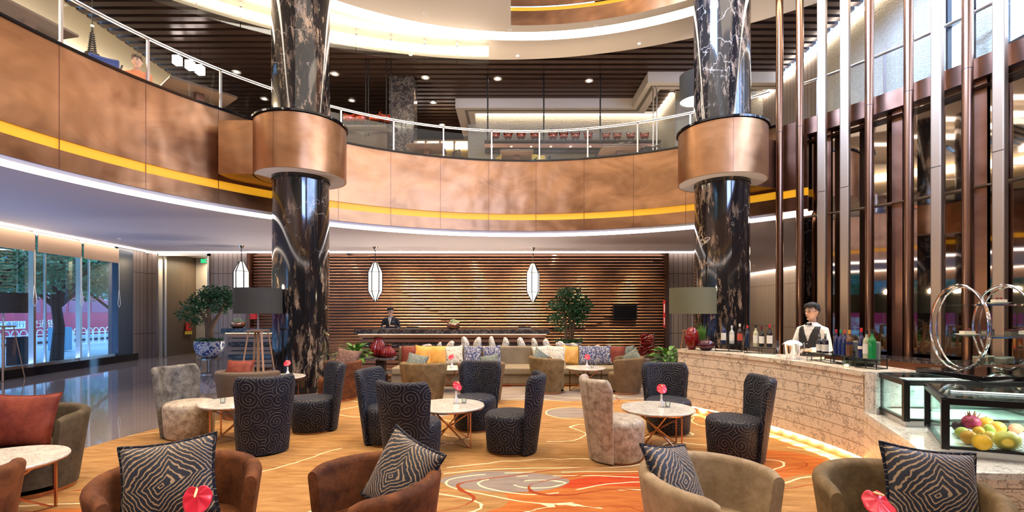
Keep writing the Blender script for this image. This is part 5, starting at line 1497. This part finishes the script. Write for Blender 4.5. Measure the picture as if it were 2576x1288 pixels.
for i in range(34):
    a = rnd.uniform(0, 2*PI); q = rnd.uniform(0, .05); b0 = Vector((q*cos(a), q*sin(a), .01)); e = b0+Vector((rnd.uniform(-.08, .08), rnd.uniform(-.08, .08), rnd.uniform(.30, .44))); s2 = Vector((cos(a+1), sin(a+1), 0))*.010
    mb.add([b0, b0.lerp(e, .5)-s2, e, b0.lerp(e, .5)+s2], [(0, 1, 2, 3)])
mb.build('leaves', M['leaf_light'], gv)
po = T('till_terminal', 'dark till terminal tilted on the bar end behind the bottles', 'till', (4.02, 5.55, 1.02), R(-40))
bevel(MB().box((0, 0, .15), (.34, .05, .27), M=Matrix.Rotation(R(-28), 3, 'X')).build('screen_housing', plain('till_grey', (.07, .08, .06), .4), po), .012)
bevel(MB().box((0, .08, .05), (.22, .24, .10)).build('base', plain('till_base', (.04, .045, .035), .5), po), .01)
MB().box((0, -.030, .16), (.30, .004, .22), M=Matrix.Rotation(R(-28), 3, 'X')).build('screen', M['screen'], po)
# ================================================================== PEOPLE (front is -y)
def ellip(mb, c, r, n=20, m_=14, M_=None, fn=None):
    def f(u, v):
        a = 2*PI*u; b = PI*(v-.5)
        p = Vector((r[0]*cos(b)*cos(a), r[1]*cos(b)*sin(a), r[2]*sin(b)))
        if fn: p = fn(p)
        if M_: p = M_ @ p
        return p+Vector(c)
    mb.grid(f, n, m_, True)
def melt(o, vox=.010, sm=6):
    w = bmesh.new(); w.from_mesh(o.data); bmesh.ops.remove_doubles(w, verts=w.verts, dist=.0003); w.to_mesh(o.data); w.free()
    a = o.modifiers.new('remesh', 'REMESH'); a.mode = 'VOXEL'; a.voxel_size = vox; a.use_smooth_shade = True
    b = o.modifiers.new('smooth', 'SMOOTH'); b.factor = .5; b.iterations = sm
    return o
def hand(mb, wrist, direc, up, side=1):
    wrist = Vector(wrist); d = Vector(direc).normalized(); up = Vector(up).normalized(); s = d.cross(up).normalized()*side
    # palm and five separate fingers, slightly curled
    for k in range(4): mb.tube([wrist+s*(.004*(k-1.5)), wrist+d*.045+s*(.020*(k-1.5)), wrist+d*.085+s*(.021*(k-1.5))], [.020, .017, .012], 8)
    for k, L in enumerate((.066, .078, .072, .056)):
        b = wrist+d*.083+s*(.021*(k-1.5)); p1 = b+d*L*.45-up*.006; p2 = b+d*L*.78-up*.022; p3 = b+d*L*.90-up*.040
        mb.tube([b, p1, p2, p3], [.0105, .0095, .0085, .006], 8)
    b = wrist+d*.025-s*.030; mb.tube([b, b+d*.03-s*.022-up*.01, b+d*.062-s*.020-up*.022], [.013, .011, .008], 8)
def person(label, loc, rz, jacket=False, top=None, head_pitch=0, head_yaw=0, H=1.74, arms=None, scale=1, glasses=True, legs=True, hairm=None):
    r = T('person', label, 'person', loc, rz); r.scale = (scale,)*3
    hz = H-.115; neck = Vector((0, .0, H-.27))
    HM = Matrix.Translation((0, -.012, H-.235)) @ Matrix.Rotation(head_yaw, 4, 'Z') @ Matrix.Rotation(head_pitch, 4, 'X')
    def hd(p): return HM @ Vector(p)
    skin = MB()
    def headf(p):
        q = p.copy()
        if q.z < 0: k = -q.z/.115; q.x *= 1-.34*k*k; q.y = q.y*(1-.20*k) - .012*k
        if q.y > 0: q.y *= 1.08
        return q
    o_ = len(skin.v); ellip(skin, (0, 0, 0), (.076, .094, .115), 28, 20, fn=headf)
    for i in range(o_, len(skin.v)): skin.v[i] = tuple(HM @ (Vector(skin.v[i])+Vector((0, 0, .118))))
    nose = [(0, -.092, .135), (0, -.102, .110), (0, -.112, .092), (0, -.098, .080)]
    skin.tube([hd(p) for p in nose], [.007, .010, .014, .008], 8)
    skin.tube([hd((-.012, -.097, .086)), hd((.012, -.097, .086))], .008, 8)
    skin.tube([hd((-.022, -.090, .055)), hd((0, -.099, .057)), hd((.022, -.090, .055))], [.006, .008, .006], 8)
    skin.tube([hd((-.018, -.066, .020)), hd((.018, -.066, .020))], .020, 8)
    for s in (-1, 1):
        skin.tube([hd((s*.076, .005, .135)), hd((s*.086, .012, .125)), hd((s*.084, .010, .100)), hd((s*.076, .002, .088))], [.008, .011, .010, .007], 8)
        skin.tube([hd((s*.050, -.082, .142)), hd((s*.018, -.092, .140))], .008, 7)
    skin.tube([hd((0, .012, .04)), (0, .008, H-.27), (0, .01, H-.33)], [.050, .048, .062], 16)
    arms = arms or [((-.19, .0, H-.36), (-.24, -.03, 1.08), (-.14, -.26, 1.12)), ((.19, .0, H-.36), (.24, -.03, 1.08), (.14, -.26, 1.12))]
    for s, (sh, el, wr) in zip((-1, 1), arms):
        el = Vector(el); wr = Vector(wr); d = (wr-el).normalized()
        skin.tube([el.lerp(wr, .6), wr], [.034, .027], 12); hand(skin, wr, d, (0, -.2, 1), -s)
    skin.tube([(0, .01, H-.32), (0, .01, 1.0)], [.08, .11], 14)
    melt(skin.build('body', M['skin'], r, ang=180), .0065, 4)
    # eyes, brows, mouth
    e = MB()
    for s in (-1, 1): e.tube([hd((s*.019, -.0935, .122)), hd((s*.033, -.0935, .124)), hd((s*.046, -.086, .121))], [.002, .005, .002], 8)
    e.build('eyes', M['hair'], r)
    e = MB()
    for s in (-1, 1): e.tube([hd((s*.016, -.098, .146)), hd((s*.034, -.097, .151)), hd((s*.053, -.084, .145))], [.002, .0035, .001], 6)
    e.build('eyebrows', M['hair'], r)
    MB().tube([hd((-.022, -.0935, .055)), hd((0, -.103, .054)), hd((.022, -.0935, .055))], [.001, .0028, .001], 6).build('lips', plain('lips', (.50, .16, .13), .4), r)
    hr = MB()
    def hairf(p):
        q = p.copy(); n_ = noise.noise(Vector((q.x*40, q.y*40, q.z*25)))*.010
        q *= 1+n_*8*.9
        if q.y < -.03 and q.z < .045: q.y = -.03 + (q.y+.03)*.1
        if q.z < -.01: q.y = max(q.y, .015)
        return q
    o_ = len(hr.v); ellip(hr, (0, 0, 0), (.092, .110, .104), 32, 22, fn=hairf)
    for i in range(o_, len(hr.v)): hr.v[i] = tuple(HM @ (Vector(hr.v[i])+Vector((0, .010, .158))))
    rn = random.Random(3)
    for k in range(34):
        a = rn.uniform(PI*1.1, PI*1.9) if k < 16 else rn.uniform(0, 2*PI); b = Vector((.055*cos(a), .075*sin(a), .225)); t = Vector((.088*cos(a), .112*sin(a), .178+rn.uniform(-.012, .02)))
        hr.tube([hd(b), hd(b.lerp(t, .6)+Vector((0, 0, .022))), hd(t)], [.016, .013, .003], 6)
    melt(hr.build('hair', hairm or M['hair'], r, ang=180), .007, 2)
    if glasses:
        g = MB()
        for s in (-1, 1):
            g.tube([hd((s*.036+.023*cos(2*PI*k/16), -.106, .122+.017*sin(2*PI*k/16))) for k in range(16)], .0016, 5, closed=True)
            g.tube([hd((s*.059, -.104, .125)), hd((s*.082, .0, .130))], .0016, 5)
        g.tube([hd((-.013, -.107, .124)), hd((.013, -.107, .124))], .0016, 5)
        g.build('spectacles', M['black'], r)
    # shirt (sleeves and trunk) as one surface
    sh = MB()
    levels = [(.92, .150, .105), (1.05, .150, .100), (1.18, .158, .108), (H-.44, .172, .115), (H-.36, .168, .100), (H-.315, .13, .082), (H-.275, .068, .062)]
    def trunk(mb, ex=0.0, lv=levels, skip=None, n=36):
        vs = []
        for (z, a, b) in lv:
            for k in range(n):
                t = 2*PI*k/n; ca, sa = cos(t), sin(t)
                x = (a+ex)*math.copysign(abs(ca)**.8, ca); y = (b+ex)*math.copysign(abs(sa)**.9, sa)
                vs.append((x, y+.005, z))
        fs = []
        for j in range(len(lv)-1):
            for k in range(n):
                f = (j*n+k, j*n+(k+1) % n, (j+1)*n+(k+1) % n, (j+1)*n+k)
                if skip and skip(sum((Vector(vs[q]) for q in f), Vector())/4): continue
                fs.append(f)
        mb.add(vs, fs, None, True)
        return n, vs
    n, vs = trunk(sh); o_ = len(sh.v)-len(vs)
    sh.f.append([o_+k for k in range(n)][::-1]); sh.uv.append(None); sh.sm.append(True)
    sh.f.append([o_+(len(levels)-1)*n+k for k in range(n)]); sh.uv.append(None); sh.sm.append(True)
    sl = MB() if jacket else sh
    for s, (a, b, c) in zip((-1, 1), arms):
        a, b, c = Vector(a), Vector(b), Vector(c)
        a0 = Vector((a.x*.62, a.y, a.z+.012))
        sh.tube([a0, a, a.lerp(b, .5), b, b.lerp(c, .5), c.lerp(b, .05)], [.056, .056, .048, .042, .040, .034], 16)
    main = M['vest'] if jacket else (top or M['shirt'])
    if jacket:
        melt(sh.build('jacket', M['vest'], r, ang=180), .009, 6)
        # shirt front in the V of the jacket, tie and badge
        f = MB(); f.add([(-.052, -.098, H-.30), (.052, -.098, H-.30), (0, -.128, 1.20)], [(0, 1, 2)]); o = f.build('shirt_front', M['shirt'], r)
        q = o.modifiers.new('thickness', 'SOLIDIFY'); q.thickness = .012
        MB().tube([(0, -.118, H-.31), (0, -.130, H-.36), (0, -.138, 1.24)], [.012, .012, .022], 6).build('neck_tie', plain('gold_tie', (.55, .42, .2), .5), r)
        MB().box((.10, -.125, H-.42), (.06, .006, .02)).build('name_badge', M['steel'], r)
        col = MB(); col.tube([(.060*cos(t), .058*sin(t)+.005, H-.275) for t in [2*PI*k/20 for k in range(20)]], .011, 7, closed=True); col.build('collar', M['shirt'], r)
    else:
        melt(sh.build('shirt', main, r, ang=180), .009, 6)
        if top is None:
            col = MB(); col.lathe([(.063, H-.30), (.058, H-.262), (.066, H-.268), (.078, H-.305)], n=28); col.build('collar', M['shirt'], r, ang=180)
            v = MB(); fine = []
            zs = []; z = 1.0; L5 = levels[:6]
            while z < H-.318:
                for (za, wa, da), (zb, wb, db) in zip(L5[:-1], L5[1:]):
                    if za <= z <= zb: t = (z-za)/(zb-za); zs.append((z, wa+(wb-wa)*t, da+(db-da)*t))
                z += .008
            trunk(v, .012, zs, skip=lambda c: (c.y < 0 and abs(c.x) < (c.z-1.20)*.36) or (c.z > 1.24 and abs(c.x) > .158-.10*(c.z-1.24)), n=160)
            o = v.build('waistcoat', M['vest'], r, ang=180); q = o.modifiers.new('thickness', 'SOLIDIFY'); q.thickness = .006
            bt = MB()
            for k in range(3): bt.tube([(0, -.128, 1.18-.07*k), (0, -.133, 1.18-.07*k)], .008, 10)
            bt.build('buttons', M['steel'], r)
            b = MB()
            for s in (-1, 1): b.add([(0, -.088, H-.288), (s*.042, -.092, H-.268), (s*.046, -.094, H-.288), (s*.042, -.092, H-.308)], [(0, 1, 2, 3) if s > 0 else (3, 2, 1, 0)])
            b.box((0, -.090, H-.288), (.016, .014, .018)); o = b.build('bow_tie', M['black'], r); q = o.modifiers.new('thickness', 'SOLIDIFY'); q.thickness = .010
    if legs:
        t = MB(); t.lathe([(.0, .95), (.14, .95), (.165, .90)], n=24, sy=.72)
        for s in (-1, 1): t.tube([(s*.02, 0, .95), (s*.085, 0, .86), (s*.095, 0, .5), (s*.10, .01, .06)], [.10, .095, .07, .055], 16)
        melt(t.build('trousers', M['vest'], r, ang=180), .014, 5)
        for s in (-1, 1): ellip_o = MB(); ellip(ellip_o, (s*.10, -.05, .045), (.045, .13, .045), 16, 10); ellip_o.build('shoe', M['black_gloss'], r, ang=180)
    return r
person('young bartender in black waistcoat and bow tie with spectacles, looking left behind the bar', (4.30, 6.92, 0), R(-62), head_yaw=R(-8), H=1.745,
       arms=[((-.168, .0, 1.375), (-.24, -.06, 1.12), (-.15, -.30, 1.16)), ((.168, .0, 1.375), (.25, -.02, 1.11), (.10, -.24, 1.10))])
person('hotel clerk in a black suit looking down at the reception desk', (AT(983, 0, 14.15).x, 14.15, 0), R(0), jacket=True, head_pitch=R(16), H=1.74,
       arms=[((-.19, .0, 1.38), (-.26, -.02, 1.14), (-.14, -.26, 1.20)), ((.19, .0, 1.38), (.26, -.02, 1.14), (.14, -.26, 1.20))])

# ================================================================== UPPER FLOOR FURNISHINGS
UF = 5.34
def up_table(label, px, py, Y, w, d=.85, rz=0):
    p = AT(px, py, Y); r = T('dining_table', label, 'table', (p.x, Y+d/2, UF), rz, 'dark dining tables on the upper floor')
    bevel(MB().box((0, 0, p.z-UF), (w, d, .05)).build('tabletop', M['brown_table'], r), .01)
    MB().box((0, 0, (p.z-UF)/2), (.16, .16, p.z-UF-.05)).build('pedestal', M['copper_dark'], r)
    MB().box((0, 0, .015), (.5, .5, .03)).build('foot_plate', M['black'], r)
up_table('dark dining table upstairs seen from below, by the wine shelves', 1068, 362, 13.8, 1.05)
up_table('dark dining table upstairs seen from below, centre of the balcony', 1300, 377, 13.8, .95)
up_table('dark dining table upstairs seen from below, right of the centre', 1566, 366, 13.3, 1.10)
up_table('dark dining table upstairs behind the left part of the glass rail', 470, 212, 10.3, 1.3, .8, R(50))
up_table('dark dining table upstairs at the top left corner', 15, 18, 8.2, 1.2, .7, R(78))
M['blue_seat'] = plain('blue_upholstery', (.03, .06, .22), .6); M['yellow_seat'] = plain('mustard_upholstery', (.35, .26, .06), .6)
def up_chair(label, px, Y, rz, mt=None, name='dining_chair'):
    x = (px-CXP)/FPX*Y; r = T(name, label, 'chair', (x, Y, UF), rz, 'dining chairs on the upper floor')
    MB().box((0, 0, .45), (.42, .42, .04)).build('seat', mt or M['brown_table'], r)
    for sx in (-1, 1):
        for sy in (-1, 1): MB().bar((sx*.18, sy*.18, 0), (sx*.17, sy*.17, .45), .03).build('leg', M['black'], r)
    b = MB(); P = [(-.20+.40*k/8, .20+.05*sin(PI*k/8), .86) for k in range(9)]
    b.tube(P, .022, 8)
    if mt: b.grid(lambda u, v: (-.20+.40*u, .20+.05*sin(PI*u), .55+.30*v), 8, 2)
    else:
        for k in range(1, 8): b.bar((-.18+.36*k/8, .19, .46), P[k], .012)
    b.bar((-.20, .19, .45), (-.20, .20, .86), .025); b.bar((.20, .19, .45), (.20, .20, .86), .025)
    b.build('backrest', mt or M['black'], r)
    for sx in (-1, 1): MB().bar((sx*.21, -.15, .66), (sx*.21, .2, .66), .025).build('arm', M['black'], r)
for px, Y, rz, mt, lab in [(930, 13.6, 1.2, 'v_dark', 'dark upholstered chair upstairs near the left column'), (1163, 14.0, 2.2, None, 'spindle chair upstairs before the lit wine shelves'), (1238, 14.2, -1.2, 'yellow_seat', 'mustard backed chair upstairs just left of the centre table'),
        (1362, 14.0, 0.4, 'yellow_seat', 'mustard striped chair upstairs right of the centre table'), (1402, 14.4, 1.5, None, 'spindle chair upstairs right of the mustard chair'), (1478, 14.2, -1.5, None, 'spindle chair upstairs left of the right table'),
        (1640, 13.2, -.3, None, 'spindle chair upstairs near the right column'), (266, 8.55, .8, 'blue_seat', 'blue chair upstairs beside the seated diner'), (585, 11.3, .4, None, 'pale backed spindle chair upstairs left of the left column')]:
    up_chair(lab, px, Y, rz, M[mt] if mt else None)
# diner upstairs
person('seated diner in an orange top upstairs behind the left glass rail', (AT(345, 0, 9.3).x, 9.3, UF-.5), R(20), top=plain('orange_top', (.65, .20, .08), .7), H=1.70, glasses=False, legs=False, hairm=plain('brown_hair', (.10, .05, .03), .5),
       arms=[((-.19, .0, 1.34), (-.24, -.06, 1.08), (-.12, -.28, 1.14)), ((.19, .0, 1.34), (.24, -.06, 1.08), (.12, -.28, 1.14))])
pg = T('pagoda_lamp', 'slim dark pagoda shaped lamp with a bright tip upstairs behind the left rail', 'lamp', AT(232, 142, 9.5))
mb = MB(); mb.lathe([(.13, 0), (.12, .05), (.06, .09)], n=16)
for k in range(9): mb.lathe([(.055-.003*k, .10+.042*k), (.075-.004*k, .115+.042*k), (.05-.003*k, .125+.042*k)], n=14)
mb.lathe([(.02, .48), (.012, .60), (0, .62)], n=10); mb.build('tower', M['black'], pg)
MB().lathe([(0, .57), (.03, .60), (0, .63)], n=10).build('bulb', M['lampglow'], pg)
MB().tube([(0, 0, .6), (0, 0, 1.9)], .01, 6).build('hanging_rod', M['black'], pg)
pt = T('side_pedestal', 'dark pedestal upstairs carrying the pagoda lamp', 'pedestal', (pg.location.x, pg.location.y, UF)); MB().box((0, 0, (pg.location.z-UF)/2), (.3, .3, pg.location.z-UF)).build('block', M['brown_table'], pt)
for i, px in enumerate((446, 478, 503)):
    p = AT(px, 152+12*i, 13.0)
    s = T('square_pendant_light', 'glowing white square pendant upstairs on the left, %s of three' % ['first', 'second', 'third'][i], 'pendant lamp', p, 0, 'square pendants upstairs')
    MB().box((0, 0, 0), (.17, .17, .22)).build('shade', M['led_low'], s); MB().tube([(0, 0, .1), (0, 0, 8.75-p.z)], .006, 5).build('cord', M['black'], s)
# lit wine shelves
sh = T('wine_shelf', 'lit timber wine shelving against the far upper wall', 'shelf', (-2.45, 18.4, UF))
mb = MB()
for k in range(6): mb.box((-1.35+.54*k, 0, 1.35), (.06, .35, 2.7))
for z in (.02, .7, 1.4, 2.0, 2.72): mb.box((0, 0, z), (2.8, .36, .05))
mb.build('frame', wood('shelf_timber', (.30, .17, .06), (.50, .30, .12)), sh)
MB().box((0, .12, 2.62), (2.7, .02, .26)).build('light_panel', M['led_low'], sh)
MB().box((0, .18, 1.4), (2.8, .02, 2.7)).build('back_panel', plain('mustard_back', (.30, .20, .05), .5), sh)
for k in range(2):
    g = T('globe_jar', 'white globe on the wine shelf upstairs, %s of two' % ['left', 'right'][k], 'globe', (-1.42+.19*k, 18.25, UF+2.12), 0, 'white globes on the wine shelf')
    mb = MB(); ellip(mb, (0, 0, 0), (.10, .10, .10)); mb.build('globe', M['white'], g, ang=180)
# dark upper pier and hanging rods
ST(MB().box((-3.35, 14.9, 7.0), (.75, .5, 3.5)).build('pier_upper', M['dark_marble']))
for i, (px, y0, y1) in enumerate([(920, 120, 345), (927, 120, 342), (972, 120, 300), (984, 120, 320), (1227, 190, 362), (1368, 190, 362), (1510, 190, 362), (1643, 245, 380), (1652, 240, 378)]):
    a = AT(px, y1, 13.7 if px < 1100 else 14.6)
    o = T('hanging_rod', 'thin dark rod hanging from the upper ceiling, %s from the left' % ws[i], 'rod', a, 0, 'thin rods hanging over the upper floor')
    MB().tube([(0, 0, 0), (0, 0, 8.75-a.z)], .022 if px > 1200 else .014, 8).build('rod', M['steel'] if px > 1600 else M['black'], o)
# high ledge with red lacquer stools
lg = T('high_bar_ledge', 'long timber ledge with small spotlights before the stone wall upstairs', 'ledge', (2.1, 16.9, 7.5))
MB().box((0, 0, 0), (6.1, .45, .05)).build('top_board', M['brown_table'], lg); MB().box((0, -.2, -.16), (6.1, .05, .14)).build('fascia', M['slat_wall'], lg)
MB().box((0, .1, -.28), (6.1, .3, .04)).build('lower_board', M['brown_table'], lg); MB().box((0, .45, -.1), (6.1, .5, .06)).build('bracket', M['brown_table'], lg)
for k in range(9):
    x = -2.8+.68*k; MB().lathe([(0, 0), (.035, 0)], (x, -.24, -.20), 10).build('spotlight', M['lampglow'], lg)
def stool(label, x, y, z, rz, s=1, grp='red lacquer stools on the high ledge'):
    r = T('red_lacquer_chair', label, 'chair', (x, y, z), rz, grp); r.scale = (s,)*3
    MB().lathe([(0, .18), (.15, .19), (.16, .24), (.12, .27), (0, .27)], n=20).build('seat', M['red_lacquer'], r, ang=60)
    MB().lathe([(.15, .24), (.17, .36), (.14, .40), (.13, .36)], n=20, a0=R(0), a1=R(180)).build('backrest', M['red_lacquer'], r, ang=60)
    for k in range(4):
        a = PI/4+PI/2*k; MB().bar((.13*cos(a), .13*sin(a), 0), (.11*cos(a), .11*sin(a), .19), .014).build('leg', M['black'], r)
for i, px in enumerate((1246, 1278, 1311, 1346, 1391, 1418, 1448, 1480, 1525, 1553, 1587, 1622)):
    stool('small red lacquer chair on the high ledge upstairs, %s from the left' % ws[i], (px-CXP)/FPX*16.9, 16.92, 7.525, 0, .95)
lg2 = T('high_bar_ledge', 'short timber ledge upstairs between the left column and the dark pier', 'ledge', (-4.35, 14.3, 7.02)); MB().box((0, 0, 0), (1.35, .5, .05)).build('top_board', M['brown_table'], lg2); MB().box((0, .1, -.5), (1.2, .03, .25)).build('light_panel', M['led_low'], lg2)
MB().box((0, .15, -.85), (1.3, .3, 1.6)).build('cabinet', M['brown_table'], lg2)
for i, px in enumerate((877, 908, 940, 968)):
    stool('red lacquer chair upstairs right of the left column, %s of four' % ws[i], (px-CXP)/FPX*14.2, 14.25, 7.045, .3*i, 1.1, 'red lacquer chairs right of the left column upstairs')

# ================================================================== OUTSIDE
ST(MB().box((-45, 15, -.35), (64.2, 160, .1)).build('ground_street', plain('asphalt_road', (.30, .34, .38), .7)))
ST(MB().box((-15.4, 12, -.26), (5.0, 70, .12)).build('ground_pavement', plain('pavement', (.34, .36, .38), .7)))
def bus(label, x, y0, y1, z0=-.3):
    L = y1-y0; r = T('double_length_bus', label, 'bus', (x, (y0+y1)/2, z0))
    r.name = 'city_bus'
    bevel(MB().box((0, 0, 1.65), (2.5, L, 2.5)).build('body', plain('crimson_bus_paint', (.50, .02, .06), .3), r), .12, 3)
    n = int(L/1.6); w = MB()
    for k in range(n): w.box((1.26, -L/2+1+k*1.6, 2.2), (.02, 1.4, .75))
    w.build('windows', plain('bus_window', (.30, .06, .12), .15), r)
    for k in (-1, 1):
        MB().tube([(1.05, k*L*.33, .48), (1.27, k*L*.33, .48)], .48, 24).build('wheel', M['black'], r)
    for k, (yy, zz) in enumerate([(-3.0, 2.85), (-2.2, 1.15), (4.5, 2.85), (5.0, 1.15)]):
        MB().box((1.265, yy, zz), (.02, 1.5, .42)).build('advert_plate', M['white'], r)
        text('交通银行', .36, plain('advert_blue%d' % k, (.03, .06, .25), .4), r, (1.28, yy, zz), (PI/2, 0, PI/2))
        text('交通银行', .5, M['white'], r, (1.28, yy+2.0, zz), (PI/2, 0, PI/2))
bus('red city bus with white lettering beyond the street fence', -28.5, 15, 42)
bus('red city bus farther back along the street, seen in the bar mirror', -28.5, -16, 12)
fn_ = T('street_fence', 'white hooped metal street fence between road and pavement', 'fence', (-23.2, 20, -.3))
mb = MB()
k = 0; y = -32
while y < 26:
    mb.tube([(0, y, .1), (0, y, .85), (0, y+.06, .97), (0, y+.16, 1.0), (0, y+.26, .97), (0, y+.32, .85), (0, y+.32, .1)], .022, 5, False); y += .40
mb.bar((0, -32, .15), (0, 26, .15), .05); mb.bar((0, -32, .75), (0, 26, .75), .04)
mb.build('hoops', M['white'], fn_)
def street_tree(label, x, y, h, tr, seed, blobs, grp='street trees outside the windows', n=3000):
    r = T('street_tree', label, 'tree', (x, y, -.22), 0, grp)
    rnd = random.Random(seed)
    MB().tube([(0, 0, 0), (.05, .05, h*.28), (-.05, .0, h*.5), (.15, .1, h*.8)], [tr, tr*.8, tr*.7, tr*.35], 10).build('trunk', M['bark_dark'], r)
    br = MB()
    for k in range(6):
        a = rnd.uniform(0, 2*PI); b0 = Vector((0, 0, h*rnd.uniform(.38, .55))); e = b0+Vector((cos(a)*1.5, sin(a)*1.5, h*.35)); br.tube([b0, b0.lerp(e, .5)+Vector((0, 0, -.1)), e], [tr*.45, tr*.3, tr*.1], 6)
    br.build('branches', M['bark_dark'], r)
    mb = MB(); leaf_cloud(mb, blobs, n, .20, rnd, .3, .5); mb.build('foliage', M['leaf_street'], r)
TB = [((0, 0, 3.6), (1.9, 2.0, .8)), ((-.8, -1.1, 2.9), (1.1, 1.2, .5)), ((.5, 1.3, 2.8), (1.2, 1.3, .5)), ((.3, -.2, 3.1), (1.3, 1.4, .4)), ((0, 0, 4.6), (1.7, 1.7, .8))]
for i, (x, y, tr, lab) in enumerate([(-16.3, 17.3, .20, 'dark trunked street tree in the middle of the window view'), (-16.2, 19.6, .13, 'slimmer street tree at the right of the window view'), (-16.6, 14.6, .13, 'leafy street tree near the left edge of the window view'),
        (-20.2, 21.5, .12, 'farther street tree standing by the road before the bus'), (-16.6, 10.5, .15, 'street tree beyond the left edge of the photo'), (-16.6, 6.0, .15, 'street tree seen only in the bar mirror, nearer one'), (-16.6, 1.5, .15, 'street tree seen only in the bar mirror, farther one'), (-16.4, 24.5, .14, 'street tree behind the blue pier')]):
    street_tree(lab, x, y, 4.6, tr, 30+i, TB)
for i in range(5):
    street_tree(['nearest', 'second', 'third', 'fourth', 'farthest'][i] + ' dense tree along the far side of the road', -36, -18+14*i, 8, .25, 60+i, [((0, 0, 5.5), (4, 5.5, 2.8)), ((0, 3, 7.5), (3.5, 4, 2.2))], 'dense trees behind the buses', 1500)
ST(MB().box((-46, 15, 6), (1, 120, 13)).build('building_backdrop', plain('far_facade', (.10, .16, .20), .8)))
sb = T('sandwich_board', 'dark sandwich board standing outside the window at the left', 'sign board', G(52, 918, -.2), R(70))
bevel(MB().box((0, 0, .48), (.75, .06, .95)).build('panel', plain('board_teal', (.01, .03, .045), .5), sb), .02)
sg = T('round_base_post', 'small blue roadside box behind the big tree trunk', 'utility box', (-21.5, 23.0, -.3)); MB().box((0, 0, .6), (.5, .7, 1.1)).build('box', plain('pale_blue_box', (.15, .35, .5), .5), sg)
